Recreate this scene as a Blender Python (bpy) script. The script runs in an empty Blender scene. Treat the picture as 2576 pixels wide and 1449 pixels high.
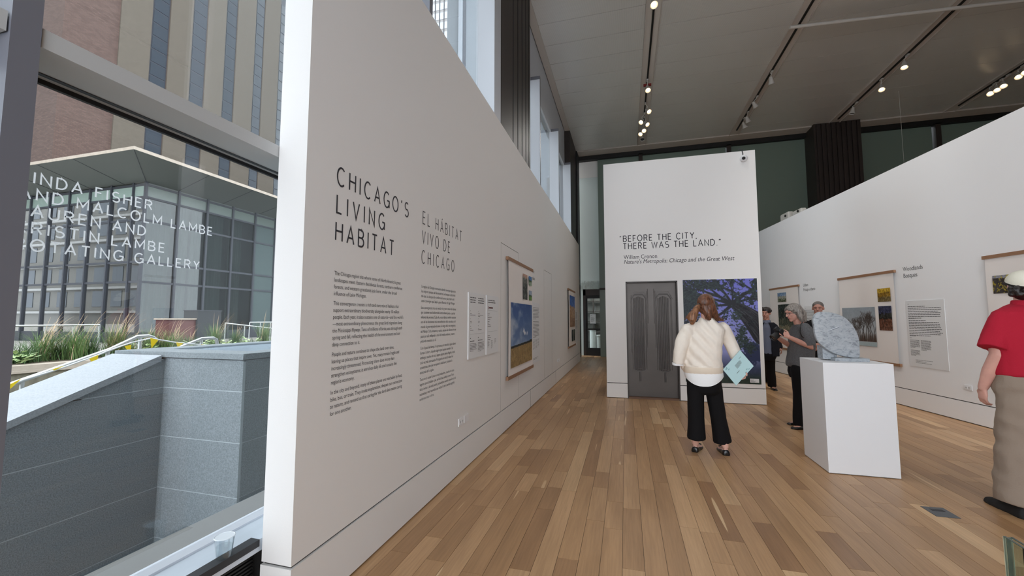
import bpy, bmesh, math, random
import numpy as np
from mathutils import Vector, Matrix, noise as mnoise

random.seed(7); RNG = np.random.RandomState(11)
scene = bpy.context.scene
COL = scene.collection
PI = math.pi

# ---------------------------------------------------------------- camera
FPX, YAW, PIT = 1027.5, 0.271, 0.0745
fwd = Vector((-math.sin(YAW)*math.cos(PIT), math.cos(YAW)*math.cos(PIT), math.sin(PIT)))
rgt = Vector((math.cos(YAW), math.sin(YAW), 0)); upv = rgt.cross(fwd)
EYE = Vector((0, 0, 1.45))
cam = bpy.data.cameras.new('camera'); camo = bpy.data.objects.new('camera', cam); COL.objects.link(camo)
cam.sensor_width = 36; cam.lens = 36*FPX/2576; cam.clip_end = 600; cam.clip_start = 0.02
M = Matrix((rgt, upv, -fwd)).transposed().to_4x4(); M.translation = EYE
camo.matrix_world = M
scene.camera = camo

# ---------------------------------------------------------------- world, lights, exposure
w = bpy.data.worlds.new('overcast_sky'); scene.world = w; w.use_nodes = True
nt = w.node_tree; nt.nodes.clear()
bg = nt.nodes.new('ShaderNodeBackground'); out = nt.nodes.new('ShaderNodeOutputWorld')
tc = nt.nodes.new('ShaderNodeTexCoord'); sx = nt.nodes.new('ShaderNodeSeparateXYZ'); cr = nt.nodes.new('ShaderNodeValToRGB')
nt.links.new(tc.outputs['Generated'], sx.inputs[0]); nt.links.new(sx.outputs['Z'], cr.inputs[0])
cr.color_ramp.elements[0].color = (0.80, 0.85, 0.92, 1); cr.color_ramp.elements[0].position = 0.0
cr.color_ramp.elements[1].color = (0.90, 0.95, 1.0, 1); cr.color_ramp.elements[1].position = 0.6
nt.links.new(cr.outputs[0], bg.inputs[0]); bg.inputs[1].default_value = 4.6
nt.links.new(bg.outputs[0], out.inputs[0])
scene.view_settings.view_transform = 'Standard'; scene.view_settings.look = 'None'
scene.view_settings.gamma = 1.0; scene.view_settings.exposure = 0.42
try: scene.view_settings.use_curve_mapping = False
except Exception: pass
scene.cycles.max_bounces = 7; scene.cycles.diffuse_bounces = 4; scene.cycles.glossy_bounces = 3
scene.cycles.transparent_max_bounces = 14; scene.cycles.transmission_bounces = 4
scene.cycles.sample_clamp_indirect = 4.0
scene.cycles.caustics_reflective = False; scene.cycles.caustics_refractive = False

def area(name, loc, aim, sx_, sy_, power, col=(1, 1, 1), portal=False):
    l = bpy.data.lights.new(name, 'AREA'); l.shape = 'RECTANGLE'; l.size = sx_; l.size_y = sy_
    l.energy = power; l.color = col
    if portal: l.cycles.is_portal = True
    o = bpy.data.objects.new(name, l); COL.objects.link(o); o.location = loc
    o.rotation_euler = (Vector(aim)-Vector(loc)).to_track_quat('-Z', 'Y').to_euler(); return o
# ---------------------------------------------------------------- colour and materials
def lin(c):
    return tuple(((x/255)/12.92 if x/255 <= 0.04045 else ((x/255+0.055)/1.055)**2.4) for x in c)
def mat(name, rgb, rough=0.6, metal=0.0, bump=0.0, bscale=60, var=0.0, vscale=8, spec=0.5, coat=0.0, stretch=(1, 1, 1), attr=None):
    m = bpy.data.materials.new(name); m.use_nodes = True; t = m.node_tree; b = t.nodes['Principled BSDF']
    c = lin(rgb); b.inputs['Base Color'].default_value = (*c, 1)
    b.inputs['Roughness'].default_value = rough; b.inputs['Metallic'].default_value = metal
    b.inputs['Specular IOR Level'].default_value = spec; b.inputs['Coat Weight'].default_value = coat
    if bump or var:
        g = t.nodes.new('ShaderNodeNewGeometry'); mp = t.nodes.new('ShaderNodeMapping'); mp.inputs['Scale'].default_value = stretch
        t.links.new(g.outputs['Position'], mp.inputs['Vector'])
    if var:
        n = t.nodes.new('ShaderNodeTexNoise'); n.inputs['Scale'].default_value = vscale; n.inputs['Detail'].default_value = 5
        t.links.new(mp.outputs[0], n.inputs['Vector'])
        r = t.nodes.new('ShaderNodeValToRGB'); e = r.color_ramp.elements
        e[0].position = 0.3; e[1].position = 0.7
        e[0].color = (*[x*(1-var) for x in c], 1); e[1].color = (*[min(1, x*(1+var)) for x in c], 1)
        t.links.new(n.outputs[0], r.inputs[0]); t.links.new(r.outputs[0], b.inputs['Base Color'])
    if bump:
        n2 = t.nodes.new('ShaderNodeTexNoise'); n2.inputs['Scale'].default_value = bscale; n2.inputs['Detail'].default_value = 3
        t.links.new(mp.outputs[0], n2.inputs['Vector'])
        bp = t.nodes.new('ShaderNodeBump'); bp.inputs['Strength'].default_value = bump; bp.inputs['Distance'].default_value = 0.01
        t.links.new(n2.outputs[0], bp.inputs['Height']); t.links.new(bp.outputs[0], b.inputs['Normal'])
    if attr:
        a = t.nodes.new('ShaderNodeAttribute'); a.attribute_name = attr
        t.links.new(a.outputs['Color'], b.inputs['Base Color'])
    return m
def glass_mat(name, tint=(0.86, 0.93, 0.9), refl=1.0, rough=0.0):
    m = bpy.data.materials.new(name); m.use_nodes = True; t = m.node_tree; t.nodes.clear()
    o = t.nodes.new('ShaderNodeOutputMaterial'); tr = t.nodes.new('ShaderNodeBsdfTransparent'); gl = t.nodes.new('ShaderNodeBsdfGlossy')
    fr = t.nodes.new('ShaderNodeFresnel'); mx = t.nodes.new('ShaderNodeMixShader'); mu = t.nodes.new('ShaderNodeMath'); mu.operation = 'MULTIPLY'
    gb = t.nodes.new('ShaderNodeNewGeometry'); mi = t.nodes.new('ShaderNodeMath'); mi.operation = 'MULTIPLY_ADD'   # same Fresnel on both faces of a pane
    mi.inputs[1].default_value = 1/1.5-1.5; mi.inputs[2].default_value = 1.5; t.links.new(gb.outputs['Backfacing'], mi.inputs[0]); t.links.new(mi.outputs[0], fr.inputs[0]); mu.inputs[1].default_value = refl; mu.use_clamp = True
    tr.inputs[0].default_value = (*tint, 1); gl.inputs['Roughness'].default_value = rough
    t.links.new(fr.outputs[0], mu.inputs[0]); t.links.new(mu.outputs[0], mx.inputs[0])
    t.links.new(tr.outputs[0], mx.inputs[1]); t.links.new(gl.outputs[0], mx.inputs[2]); t.links.new(mx.outputs[0], o.inputs[0])
    return m
def emit_mat(name, rgb, s):
    m = bpy.data.materials.new(name); m.use_nodes = True; b = m.node_tree.nodes['Principled BSDF']
    b.inputs['Emission Color'].default_value = (*lin(rgb), 1); b.inputs['Emission Strength'].default_value = s
    return m

MT = {}
MT['paint'] = mat('white_wall_paint', (231, 229, 227), 0.75, bump=0.05, bscale=220)
MT['paint_c'] = mat('white_wall_paint_lit_centre', (238, 236, 234), 0.75, bump=0.05, bscale=220)  # same white paint, lightened to stand in for light on the centre block
MT['paint_r'] = mat('white_wall_paint_lit_right', (240, 241, 243), 0.75, bump=0.05, bscale=220)  # same white paint, lighter and cooler to put daylight into the right wall
MT['seam_l'] = mat('soft_seam', (120, 117, 114), 0.9)
MT['gap'] = mat('shadow_joint', (60, 58, 56), 0.9)
MT['frame_w'] = mat('white_window_metal', (206, 210, 218), 0.45)
MT['frame_g'] = mat('mullion_metal_shaded', (116, 117, 126), 0.4, metal=0.1)  # window metal darkened in colour because the post fronts catch little light
MT['frame_t'] = mat('transom_metal_lit', (186, 188, 188), 0.45)  # window metal lightened in colour to stand in for light on the undersides
MT['gasket'] = mat('black_gasket', (14, 14, 18), 0.6)
MT['sill'] = mat('sill_metal', (205, 214, 224), 0.35, var=0.08, vscale=7, stretch=(1, 0.4, 1))
MT['bronze'] = mat('dark_bronze', (54, 46, 43), 0.5, metal=0.2, var=0.12, vscale=2, stretch=(1, 1, 0.3))
MT['black'] = mat('black_matte', (16, 15, 15), 0.55)
MT['vinyl'] = mat('dark_vinyl', (38, 36, 44), 0.6)
MT['vinyl_g'] = mat('grey_vinyl', (70, 70, 72), 0.6)
MT['vinyl_w'] = mat('white_vinyl', (236, 240, 244), 0.6)
t = MT['vinyl_w'].node_tree; tl_ = t.nodes.new('ShaderNodeBsdfTranslucent'); tl_.inputs[0].default_value = (0.95, 0.97, 1.0, 1); mx = t.nodes.new('ShaderNodeMixShader'); mx.inputs[0].default_value = 0.6
t.links.new(t.nodes['Principled BSDF'].outputs[0], mx.inputs[1]); t.links.new(tl_.outputs[0], mx.inputs[2]); t.links.new(mx.outputs[0], t.nodes['Material Output'].inputs[0])
MT['glass'] = glass_mat('window_glass', (0.82, 0.845, 0.85), 1.2)
MT['glass_clear'] = glass_mat('clear_glass', (0.9, 0.95, 0.93), 1.0)
MT['paper'] = mat('banner_cloth', (236, 230, 226), 0.8, bump=0.04, bscale=300)
MT['oak'] = mat('oak_rail', (150, 112, 84), 0.55, var=0.15, vscale=20, stretch=(4, 1, 30))
MT['plastic_w'] = mat('white_plastic', (232, 232, 234), 0.35)
MT['board'] = mat('white_board', (226, 227, 228), 0.7)
MT['print'] = mat('colour_print', (128, 128, 128), 0.45, attr='Col', spec=0.3)
MT['steel'] = mat('brushed_steel', (196, 197, 196), 0.35, metal=0.7)
MT['dark'] = mat('dark_grey', (48, 50, 54), 0.6)

# ---------------------------------------------------------------- mesh helpers
ORG = {}
class MB:
    def __init__(s): s.v = []; s.f = []; s.c = []
    def add(s, vs, fs, c=None):
        n = len(s.v); s.v += [tuple(p) for p in vs]; s.f += [tuple(n+i for i in f) for f in fs]; s.c += [c]*len(fs); return s
    def box(s, x0, x1, y0, y1, z0, z1, c=None):
        x0, x1 = min(x0, x1), max(x0, x1); y0, y1 = min(y0, y1), max(y0, y1); z0, z1 = min(z0, z1), max(z0, z1)
        return s.add([(x0,y0,z0),(x1,y0,z0),(x1,y1,z0),(x0,y1,z0),(x0,y0,z1),(x1,y0,z1),(x1,y1,z1),(x0,y1,z1)],
                     [(0,3,2,1),(4,5,6,7),(0,1,5,4),(1,2,6,5),(2,3,7,6),(3,0,4,7)], c)
    def obox(s, o, u, v, n, a, b, d):   # box from corner o along unit u,v,n
        o, u, v, n = map(Vector, (o, u, v, n)); P = [o, o+u*a, o+u*a+v*b, o+v*b]; P += [p+n*d for p in P]
        return s.add(P, [(0,3,2,1),(4,5,6,7),(0,1,5,4),(1,2,6,5),(2,3,7,6),(3,0,4,7)])
    def prism(s, poly, d):   # poly of 3-D points, extruded by vector d
        n = len(poly); P = [Vector(p) for p in poly]; Q = [p+Vector(d) for p in P]
        return s.add(P+Q, [tuple(range(n))[::-1], tuple(range(n, 2*n))]+[(i, (i+1) % n, n+(i+1) % n, n+i) for i in range(n)])
    def rings(s, R, cap=True, closed=False):
        n = len(R[0]); V = [p for r in R for p in r]; F = []
        m = len(R)
        for i in range(m-1+(1 if closed else 0)):
            for j in range(n):
                a = i*n+j; b = i*n+(j+1) % n; c = ((i+1) % m)*n+(j+1) % n; d = ((i+1) % m)*n+j
                F.append((a, b, c, d))
        if cap and not closed: F += [tuple(range(n))[::-1], tuple(range((m-1)*n, m*n))]
        return s.add(V, F)
    def tube(s, pts, r, n=8, cap=True):
        pts = [Vector(p) for p in pts]; rr = r if hasattr(r, '__len__') else [r]*len(pts); R = []; up = None
        for i, p in enumerate(pts):
            t = (pts[min(i+1, len(pts)-1)]-pts[max(i-1, 0)]).normalized()
            if up is None: up = Vector((0, 0, 1)) if abs(t.z) < 0.9 else Vector((1, 0, 0))
            a = up-t*up.dot(t)
            if a.length < 1e-4: a = Vector((1, 0, 0))-t*t.x
            a.normalize(); up = a; b = t.cross(a)
            R.append([p+(a*math.cos(k*2*PI/n)+b*math.sin(k*2*PI/n))*rr[i] for k in range(n)])
        return s.rings(R, cap)
    def lathe(s, prof, c, n=24, axis=(0, 0, 1)):
        c = Vector(c); ax = Vector(axis).normalized(); a = ax.orthogonal().normalized(); b = ax.cross(a)
        return s.rings([[c+ax*z+(a*math.cos(k*2*PI/n)+b*math.sin(k*2*PI/n))*max(r, 1e-5) for k in range(n)] for r, z in prof])
    def build(s, name, m, parent=None, smooth=False, origin=None, kind=None):
        me = bpy.data.meshes.new(name); V = np.array(s.v, dtype=float).reshape(-1, 3)
        if parent is not None: o0 = ORG[parent.name]
        elif origin is not None: o0 = Vector(origin)
        else:
            mn, mx_ = V.min(0), V.max(0); o0 = Vector(((mn[0]+mx_[0])/2, (mn[1]+mx_[1])/2, mn[2]))
        V = V-np.array(o0); me.from_pydata(V.tolist(), [], s.f)
        if any(c is not None for c in s.c):
            at = me.attributes.new('tint', 'FLOAT', 'FACE'); at.data.foreach_set('value', [0.5 if c is None else c for c in s.c])
        me.update()
        if smooth:
            me.polygons.foreach_set('use_smooth', [True]*len(me.polygons)); me.set_sharp_from_angle(angle=math.radians(38))
        me.materials.append(m if not isinstance(m, str) else MT[m])
        o = bpy.data.objects.new(name, me); COL.objects.link(o)
        if parent is not None: o.parent = parent
        else: o.location = o0
        ORG[o.name] = o0
        if kind: o['kind'] = kind
        return o
def thing(name, loc, label, cat, group=None, rot=0):
    o = bpy.data.objects.new(name, None); COL.objects.link(o); o.location = loc; o.empty_display_size = 0.1
    o['label'] = label; o['category'] = cat
    if group: o['group'] = group
    ORG[o.name] = Vector(loc); return o
def tag(o, label, cat, group=None, kind=None):
    o['label'] = label; o['category'] = cat
    if group: o['group'] = group
    if kind: o['kind'] = kind
    return o
def struct(o): o['kind'] = 'structure'; return o
def snode(name, loc):
    o = bpy.data.objects.new(name, None); COL.objects.link(o); o.location = loc; ORG[o.name] = Vector(loc); o['kind'] = 'structure'; return o
def meshfrom(name, V, F, m, parent=None, smooth=True, origin=None):
    mb = MB(); mb.v = [tuple(p) for p in V]; mb.f = [tuple(f) for f in F]; mb.c = [None]*len(mb.f)
    return mb.build(name, m, parent, smooth, origin)
# measured sight lines -> points on known planes
def ray(px, py): return fwd+rgt*((px-1288)/FPX)-upv*((py-724.5)/FPX)
def at(px, py, zc): return EYE+ray(px, py)*zc
def onx(X, px, py): d = ray(px, py); return EYE+d*((X-EYE.x)/d.x)
def ony(Y, px, py): d = ray(px, py); return EYE+d*((Y-EYE.y)/d.y)
def onz(Z, px, py): d = ray(px, py); return EYE+d*((Z-EYE.z)/d.z)

# ================================================================ STRUCTURE
XW, XM = -1.95, -1.68            # glass plane, mullion fronts
CEIL = 7.85; YB = 15.9; XL = -1.525; HW = 4.0; YBOX = 7.85
RP0 = Vector((4.617, 6.938, 0)); RD = Vector((-0.1185, 1, 0)).normalized(); RN = Vector((-1, -0.1185, 0)).normalized()

# ---- floor: sub-slab + planks
fl = MB().box(-1.95, 12.3, -3.9, 19.0, -0.12, -0.004).build('floor', 'gap'); struct(fl)
wood = bpy.data.materials.new('oak_floor'); wood.use_nodes = True
t = wood.node_tree; b = t.nodes['Principled BSDF']
a = t.nodes.new('ShaderNodeAttribute'); a.attribute_name = 'tint'
g = t.nodes.new('ShaderNodeNewGeometry'); cx = t.nodes.new('ShaderNodeCombineXYZ'); ad = t.nodes.new('ShaderNodeVectorMath'); ad.operation = 'ADD'
ml = t.nodes.new('ShaderNodeMath'); ml.operation = 'MULTIPLY'; ml.inputs[1].default_value = 37.0
t.links.new(a.outputs['Fac'], ml.inputs[0]); t.links.new(ml.outputs[0], cx.inputs['Z']); t.links.new(ml.outputs[0], cx.inputs['X'])
t.links.new(g.outputs['Position'], ad.inputs[0]); t.links.new(cx.outputs[0], ad.inputs[1])
mp = t.nodes.new('ShaderNodeMapping'); mp.inputs['Scale'].default_value = (55, 2.2, 1); t.links.new(ad.outputs[0], mp.inputs['Vector'])
n1 = t.nodes.new('ShaderNodeTexNoise'); n1.inputs['Scale'].default_value = 1.6; n1.inputs['Detail'].default_value = 6; n1.inputs['Roughness'].default_value = 0.6
t.links.new(mp.outputs[0], n1.inputs['Vector'])
n2 = t.nodes.new('ShaderNodeTexNoise'); n2.inputs['Scale'].default_value = 0.8; n2.inputs['Detail'].default_value = 2
mp2 = t.nodes.new('ShaderNodeMapping'); mp2.inputs['Scale'].default_value = (9, 0.9, 1); t.links.new(ad.outputs[0], mp2.inputs['Vector']); t.links.new(mp2.outputs[0], n2.inputs['Vector'])
r1 = t.nodes.new('ShaderNodeValToRGB'); e = r1.color_ramp.elements
e[0].position = 0.0; e[0].color = (*lin((158, 120, 86)), 1); e[1].position = 1.0; e[1].color = (*lin((214, 178, 136)), 1)
for p_, c_ in ((0.22, (174, 136, 98)), (0.5, (186, 147, 107)), (0.8, (198, 160, 120))):
    q = e.new(p_); q.color = (*lin(c_), 1)
t.links.new(a.outputs['Fac'], r1.inputs[0])
r2 = t.nodes.new('ShaderNodeValToRGB'); e = r2.color_ramp.elements; e[0].position = 0.3; e[0].color = (0.82, 0.80, 0.78, 1); e[1].position = 0.62; e[1].color = (1.04, 1.04, 1.04, 1)
t.links.new(n1.outputs[0], r2.inputs[0])
r3 = t.nodes.new('ShaderNodeValToRGB'); e = r3.color_ramp.elements; e[0].position = 0.32; e[0].color = (0.86, 0.84, 0.82, 1); e[1].position = 0.68; e[1].color = (1.08, 1.08, 1.08, 1)
t.links.new(n2.outputs[0], r3.inputs[0])
m1 = t.nodes.new('ShaderNodeMix'); m1.data_type = 'RGBA'; m1.blend_type = 'MULTIPLY'; m1.inputs[0].default_value = 0.8
t.links.new(r1.outputs[0], m1.inputs[6]); t.links.new(r2.outputs[0], m1.inputs[7])
m2 = t.nodes.new('ShaderNodeMix'); m2.data_type = 'RGBA'; m2.blend_type = 'MULTIPLY'; m2.inputs[0].default_value = 1.0
t.links.new(m1.outputs[2], m2.inputs[6]); t.links.new(r3.outputs[0], m2.inputs[7])
# sapwood streaks along some plank edges
vs = t.nodes.new('ShaderNodeTexNoise'); vs.inputs['Scale'].default_value = 1.0; vs.inputs['Detail'].default_value = 1
mp3 = t.nodes.new('ShaderNodeMapping'); mp3.inputs['Scale'].default_value = (14, 0.7, 1); mp3.inputs['Location'].default_value = (5.3, 2.1, 0)
t.links.new(ad.outputs[0], mp3.inputs['Vector']); t.links.new(mp3.outputs[0], vs.inputs['Vector'])
r4 = t.nodes.new('ShaderNodeValToRGB'); e = r4.color_ramp.elements; e[0].position = 0.735; e[0].color = (0, 0, 0, 1); e[1].position = 0.75; e[1].color = (1, 1, 1, 1)
t.links.new(vs.outputs[0], r4.inputs[0])
m3 = t.nodes.new('ShaderNodeMix'); m3.data_type = 'RGBA'; m3.inputs[7].default_value = (*lin((214, 182, 142)), 1)
t.links.new(r4.outputs[0], m3.inputs[0]); t.links.new(m2.outputs[2], m3.inputs[6])
t.links.new(m3.outputs[2], b.inputs['Base Color'])
b.inputs['Roughness'].default_value = 0.36; b.inputs['Specular IOR Level'].default_value = 0.4
bp = t.nodes.new('ShaderNodeBump'); bp.inputs['Strength'].default_value = 0.08; bp.inputs['Distance'].default_value = 0.004
t.links.new(n1.outputs[0], bp.inputs['Height']); t.links.new(bp.outputs[0], b.inputs['Normal'])
MT['wood'] = wood

PW = 0.127; planks = []
x = -1.70
rr = random.Random(3)
while x < 12.2:
    y = -0.6-rr.random()*1.2
    while y < 16.6:
        L = rr.choice([0.45, 0.7, 0.9, 1.1, 1.4, 1.9])*(0.8+0.4*rr.random())
        y1 = min(y+L, 16.8)
        tint = min(1, max(0, rr.gauss(0.5, 0.24)))
        planks.append((x+0.0011, x+PW-0.0011, y+0.001, y1-0.001, tint)); y = y1
    x += PW
def proj(p):
    q = Vector(p)-EYE; z = q.dot(fwd)
    return None if z < 0.15 else (q.dot(rgt)/z*FPX+1288, -q.dot(upv)/z*FPX+724.5)
def parea(p):
    x0, x1, y0, y1, _ = p
    if x1 > 4.75: return 0
    tot = 0; n = 4
    for i in range(n):
        ya = y0+(y1-y0)*(i+0.5)/n; c = proj(((x0+x1)/2, ya, 0))
        if c is None or not(0 < c[0] < 2576 and 0 < c[1] < 1449): continue
        d = (Vector(((x0+x1)/2, ya, 0))-EYE).dot(fwd); tot += 1/d**3
    return tot*(y1-y0)
planks.sort(key=lambda p: -parea(p))
for i, p in enumerate(planks[:300]):
    MB().box(p[0], p[1], p[2], p[3], -0.02+0.016, 0.0+(i % 5)*0.00012, c=p[4]).build('floor_plank', 'wood', fl)
rest = MB()
for p in planks[300:]: rest.box(p[0], p[1], p[2], p[3], -0.004, 0.0, c=p[4])
rest.build('floor_planks', 'wood', fl, kind='stuff')

# ---- ceiling with metal panels between light-track channels
ce = MB().box(-1.95, 12.3, -3.9, YB+0.2, CEIL+0.05, CEIL+0.35).build('ceiling', 'dark'); struct(ce)
cm = mat('ribbed_ceiling_metal', (228, 224, 219), 0.28, metal=0.25)
t = cm.node_tree; b = t.nodes['Principled BSDF']; g = t.nodes.new('ShaderNodeNewGeometry')
wv = t.nodes.new('ShaderNodeTexWave'); wv.inputs['Scale'].default_value = 15; wv.bands_direction = 'X'; t.links.new(g.outputs['Position'], wv.inputs['Vector'])
nz = t.nodes.new('ShaderNodeTexNoise'); nz.inputs['Scale'].default_value = 0.8; t.links.new(g.outputs['Position'], nz.inputs['Vector'])
b1 = t.nodes.new('ShaderNodeBump'); b1.inputs['Strength'].default_value = 0.2; b1.inputs['Distance'].default_value = 0.006; t.links.new(wv.outputs[0], b1.inputs['Height'])
b2 = t.nodes.new('ShaderNodeBump'); b2.inputs['Strength'].default_value = 0.2; b2.inputs['Distance'].default_value = 0.05; t.links.new(nz.outputs[0], b2.inputs['Height'])
t.links.new(b1.outputs[0], b2.inputs['Normal']); t.links.new(b2.outputs[0], b.inputs['Normal'])
r_ = t.nodes.new('ShaderNodeValToRGB'); e = r_.color_ramp.elements; c0 = lin((228, 224, 219)); e[0].color = (*[v*0.86 for v in c0], 1); e[1].color = (*c0, 1); e[0].position = .3; e[1].position = .6
t.links.new(wv.outputs[0], r_.inputs[0]); t.links.new(r_.outputs[0], b.inputs['Base Color'])
MT['ceil'] = cm
MT['chan'] = mat('beige_channel', (196, 188, 180), 0.55)
MT['seam'] = mat('ceiling_seam', (205, 200, 194), 0.5)
TX = [0.685, 3.76, 6.69, 9.77]
bays = [(-1.74, TX[0]-0.16), (TX[0]+0.16, TX[1]-0.16), (TX[1]+0.16, TX[2]-0.16), (TX[2]+0.16, TX[3]-0.16), (TX[3]+0.16, 12.3)]
for (xa, xb) in bays:
    y = -3.9
    k = 0
    while y < 15.25:
        y1 = min(y+0.72, 15.35)
        MB().box(xa, xb, y+0.006, y1-0.006, CEIL, CEIL+0.02).build('ceiling_panel', 'ceil', ce)
        y = y1
MB().box(-1.74, 12.3, -3.9, 15.4, CEIL+0.012, CEIL+0.04).build('ceiling_backing', 'seam', ce)
MB().box(-1.95, 12.3, 15.38, 15.9, CEIL-0.03, CEIL+0.04).build('ceiling_border', 'chan', ce)
for X in TX:
    ch = MB().box(X-0.15, X+0.15, -3.9, 15.38, CEIL-0.004, CEIL+0.05)
    ch.box(X-0.158, X-0.145, -3.9, 15.38, CEIL-0.03, CEIL+0.05); ch.box(X+0.145, X+0.158, -3.9, 15.38, CEIL-0.03, CEIL+0.05)
    ch.build('track_channel', 'chan', ce)
sd = MB().box(-2.1, -1.93, -3.9, 15.38, CEIL-0.02, CEIL+0.05); sd.box(-1.885, -1.72, -3.9, 15.38, CEIL-0.02, CEIL+0.05); sd.box(-1.95, -1.93, -3.9, 15.38, CEIL-0.06, CEIL)
sd = sd.build('slot_diffuser', 'chan', ce)
MB().box(-1.93, -1.885, -3.9, 15.38, CEIL+0.0, CEIL+0.05).build('diffuser_slot', 'black', sd)
for k in range(8):
    MB().box(-1.81, -1.795, 6.5+k*1.1, 6.53+k*1.1, CEIL-0.05, CEIL-0.02).build('sprinkler_cap', 'chan', sd)

# ---- left partition (free-standing display wall)
wl = snode('wall_left', (-1.61, 8.0, 0))
LW0, LW1 = 1.645, 14.2
MB().box(-1.697, XL, LW0, LW1, 0.295, HW).build('wall_board', 'paint', wl)
MB().box(-1.69, XL-0.012, LW0+0.012, LW1, 0.0, 0.295).build('wall_joint', 'gap', wl)
MB().box(-1.700, XL+0.003, LW0-0.003, LW1, 0.012, 0.282).build('wall_base_board', 'paint', wl)
# hairline access panels in the wall
for (ya, yb, za, zb) in ((4.958, 5.846, 0.3, 2.425), (7.813, 8.656, 0.3, 2.40)):
    s = MB()
    s.box(XL, XL+0.0012, ya, yb, zb-0.005, zb); s.build('access_panel_seam', 'gap', wl)
    s = MB(); s.box(XL, XL+0.0008, ya-0.001, ya+0.001, za, zb); s.box(XL, XL+0.0008, yb-0.001, yb+0.001, za, zb)
    s.build('access_panel_seam', 'seam_l', wl)
MB().box(XL+0.003, XL+0.0042, 6.6, 6.605, 0.0, 0.28).box(XL+0.003, XL+0.0042, 9.1, 9.105, 0.0, 0.28).build('base_board_seam', 'gap', wl)

# ---- centre block (wall_back) with lift-style doors
wb = snode('wall_centre', (0.95, 8.9, 0))
bx0, bx1 = -0.36, 2.24; DX0, DX1, DZ = 0.008, 0.905, 2.13
s = MB(); s.box(bx0, DX0, YBOX, YBOX+1.6, 0.275, 4.4); s.box(DX1, bx1, YBOX, YBOX+1.6, 0.275, 4.4); s.box(DX0, DX1, YBOX, YBOX+1.6, DZ, 4.4); s.box(DX0, DX1, YBOX+0.16, YBOX+1.6, 0, DZ)
s.build('wall_board', 'paint_c', wb)
s = MB(); s.box(bx0+.01, DX0, YBOX+0.012, YBOX+1.59, 0, 0.275); s.box(DX1, bx1-.01, YBOX+0.012, YBOX+1.59, 0, 0.275); s.build('wall_joint', 'gap', wb)
s = MB(); s.box(bx0-0.003, DX0, YBOX-0.003, YBOX+1.6, 0.01, 0.262); s.box(DX1, bx1+0.003, YBOX-0.003, YBOX+1.6, 0.01, 0.262); s.build('wall_base_board', 'paint_c', wb)

# ---- right angled partition
wr = snode('wall_right', RP0+RD*3)
def rp(s_, z, off=0.0): p = RP0+RD*s_+RN*off; return Vector((p.x, p.y, z))
S0, S1 = -1.6, 6.75
MB().obox(rp(S0, 0.295, 0), RD, (0, 0, 1), -RN, S1-S0, HW-0.295+0.01, 0.19).build('wall_board', 'paint_r', wr)
MB().obox(rp(S0, 0.0, -0.012), RD, (0, 0, 1), -RN, S1-S0, 0.3, 0.165).build('wall_joint', 'gap', wr)
MB().obox(rp(S0, 0.012, 0.003), RD, (0, 0, 1), -RN, S1-S0, 0.27, 0.196).build('wall_base_board', 'paint_r', wr)

# ---- back wall: dark frame with frosted panels, piers
MT['green'] = mat('green_grey_glass_panel', (118, 134, 124), 0.35)
MT['green_l'] = mat('pale_green_wall', (214, 224, 220), 0.6)
bk = snode('wall_back', (5, YB+0.1, 0))
for (xa, xb) in ((-0.95, 0.60), (0.73, 3.62), (3.78, 6.1), (7.4, 9.66), (9.85, 12.3)):
    for (za, zb) in ((0.0, 2.55), (2.6, 7.66)):
        MB().box(xa, xb, YB+0.08, YB+0.12, za, zb).build('glass_panel', 'green', bk)
for X in (0.665, 3.70, 9.755): MB().box(X-0.07, X+0.07, YB-0.06, YB+0.16, 0, 7.7).build('mullion', 'bronze', bk)
MB().box(-1.8, 12.3, YB-0.06, YB+0.16, 7.66, 7.83).build('head_rail', 'black', bk)
MB().box(-0.95, 12.3, YB-0.02, YB+0.14, 2.55, 2.61).build('cross_rail', 'bronze', bk)
pr_ = MB().box(6.1, 7.4, 15.25, YB+0.2, 0, CEIL-0.0); 
pr_ = pr_.build('pier', 'bronze', bk)
for k in range(9): MB().box(6.16+k*0.14, 6.22+k*0.14, 15.19, 15.25, 0, CEIL-0.04).build('pier_rib', 'bronze', pr_)
# vestibule behind: pale wall with raised sign, sloping soffit
vb = MB(); vb.box(-1.95, -1.62, YB+0.5, YB+0.7, 0, 7.3); vb.box(-1.62, -0.3, YB+0.5, YB+0.7, 2.62, 7.3); vb.box(-0.55, -0.3, YB+0.5, YB+0.7, 0, 2.62)
vb.build('vestibule_wall', 'green_l', bk)
MB().prism([(-1.8, YB+0.14, 7.72), (-1.8, YB+0.55, 7.05), (-1.8, YB+0.7, 7.3), (-1.8, YB+0.7, 7.9), (-1.8, YB+0.14, 7.9)], (1.5, 0, 0)).build('soffit', 'paint', bk)
MB().box(-0.36, -0.3, YB+0.12, YB+0.6, 0, 7.6).build('vestibule_return', 'green_l', bk)
# ---- bounding walls
MT['dim'] = mat('grey_plaster', (120, 118, 115), 0.8)
struct(MB().box(12.3, 12.5, -3.9, 19, 0, CEIL+0.3).build('wall_far_right', 'dim'))
ww = MB(); ww.box(-3.5, 12.5, 18.8, 19.0, -0.1, CEIL+0.3); struct(ww.build('wall_studio', 'dim'))
struct(MB().box(-1.95, 12.3, YB+0.7, 19, 2.9, 3.0).build('ceiling_studio', 'dim'))

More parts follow.
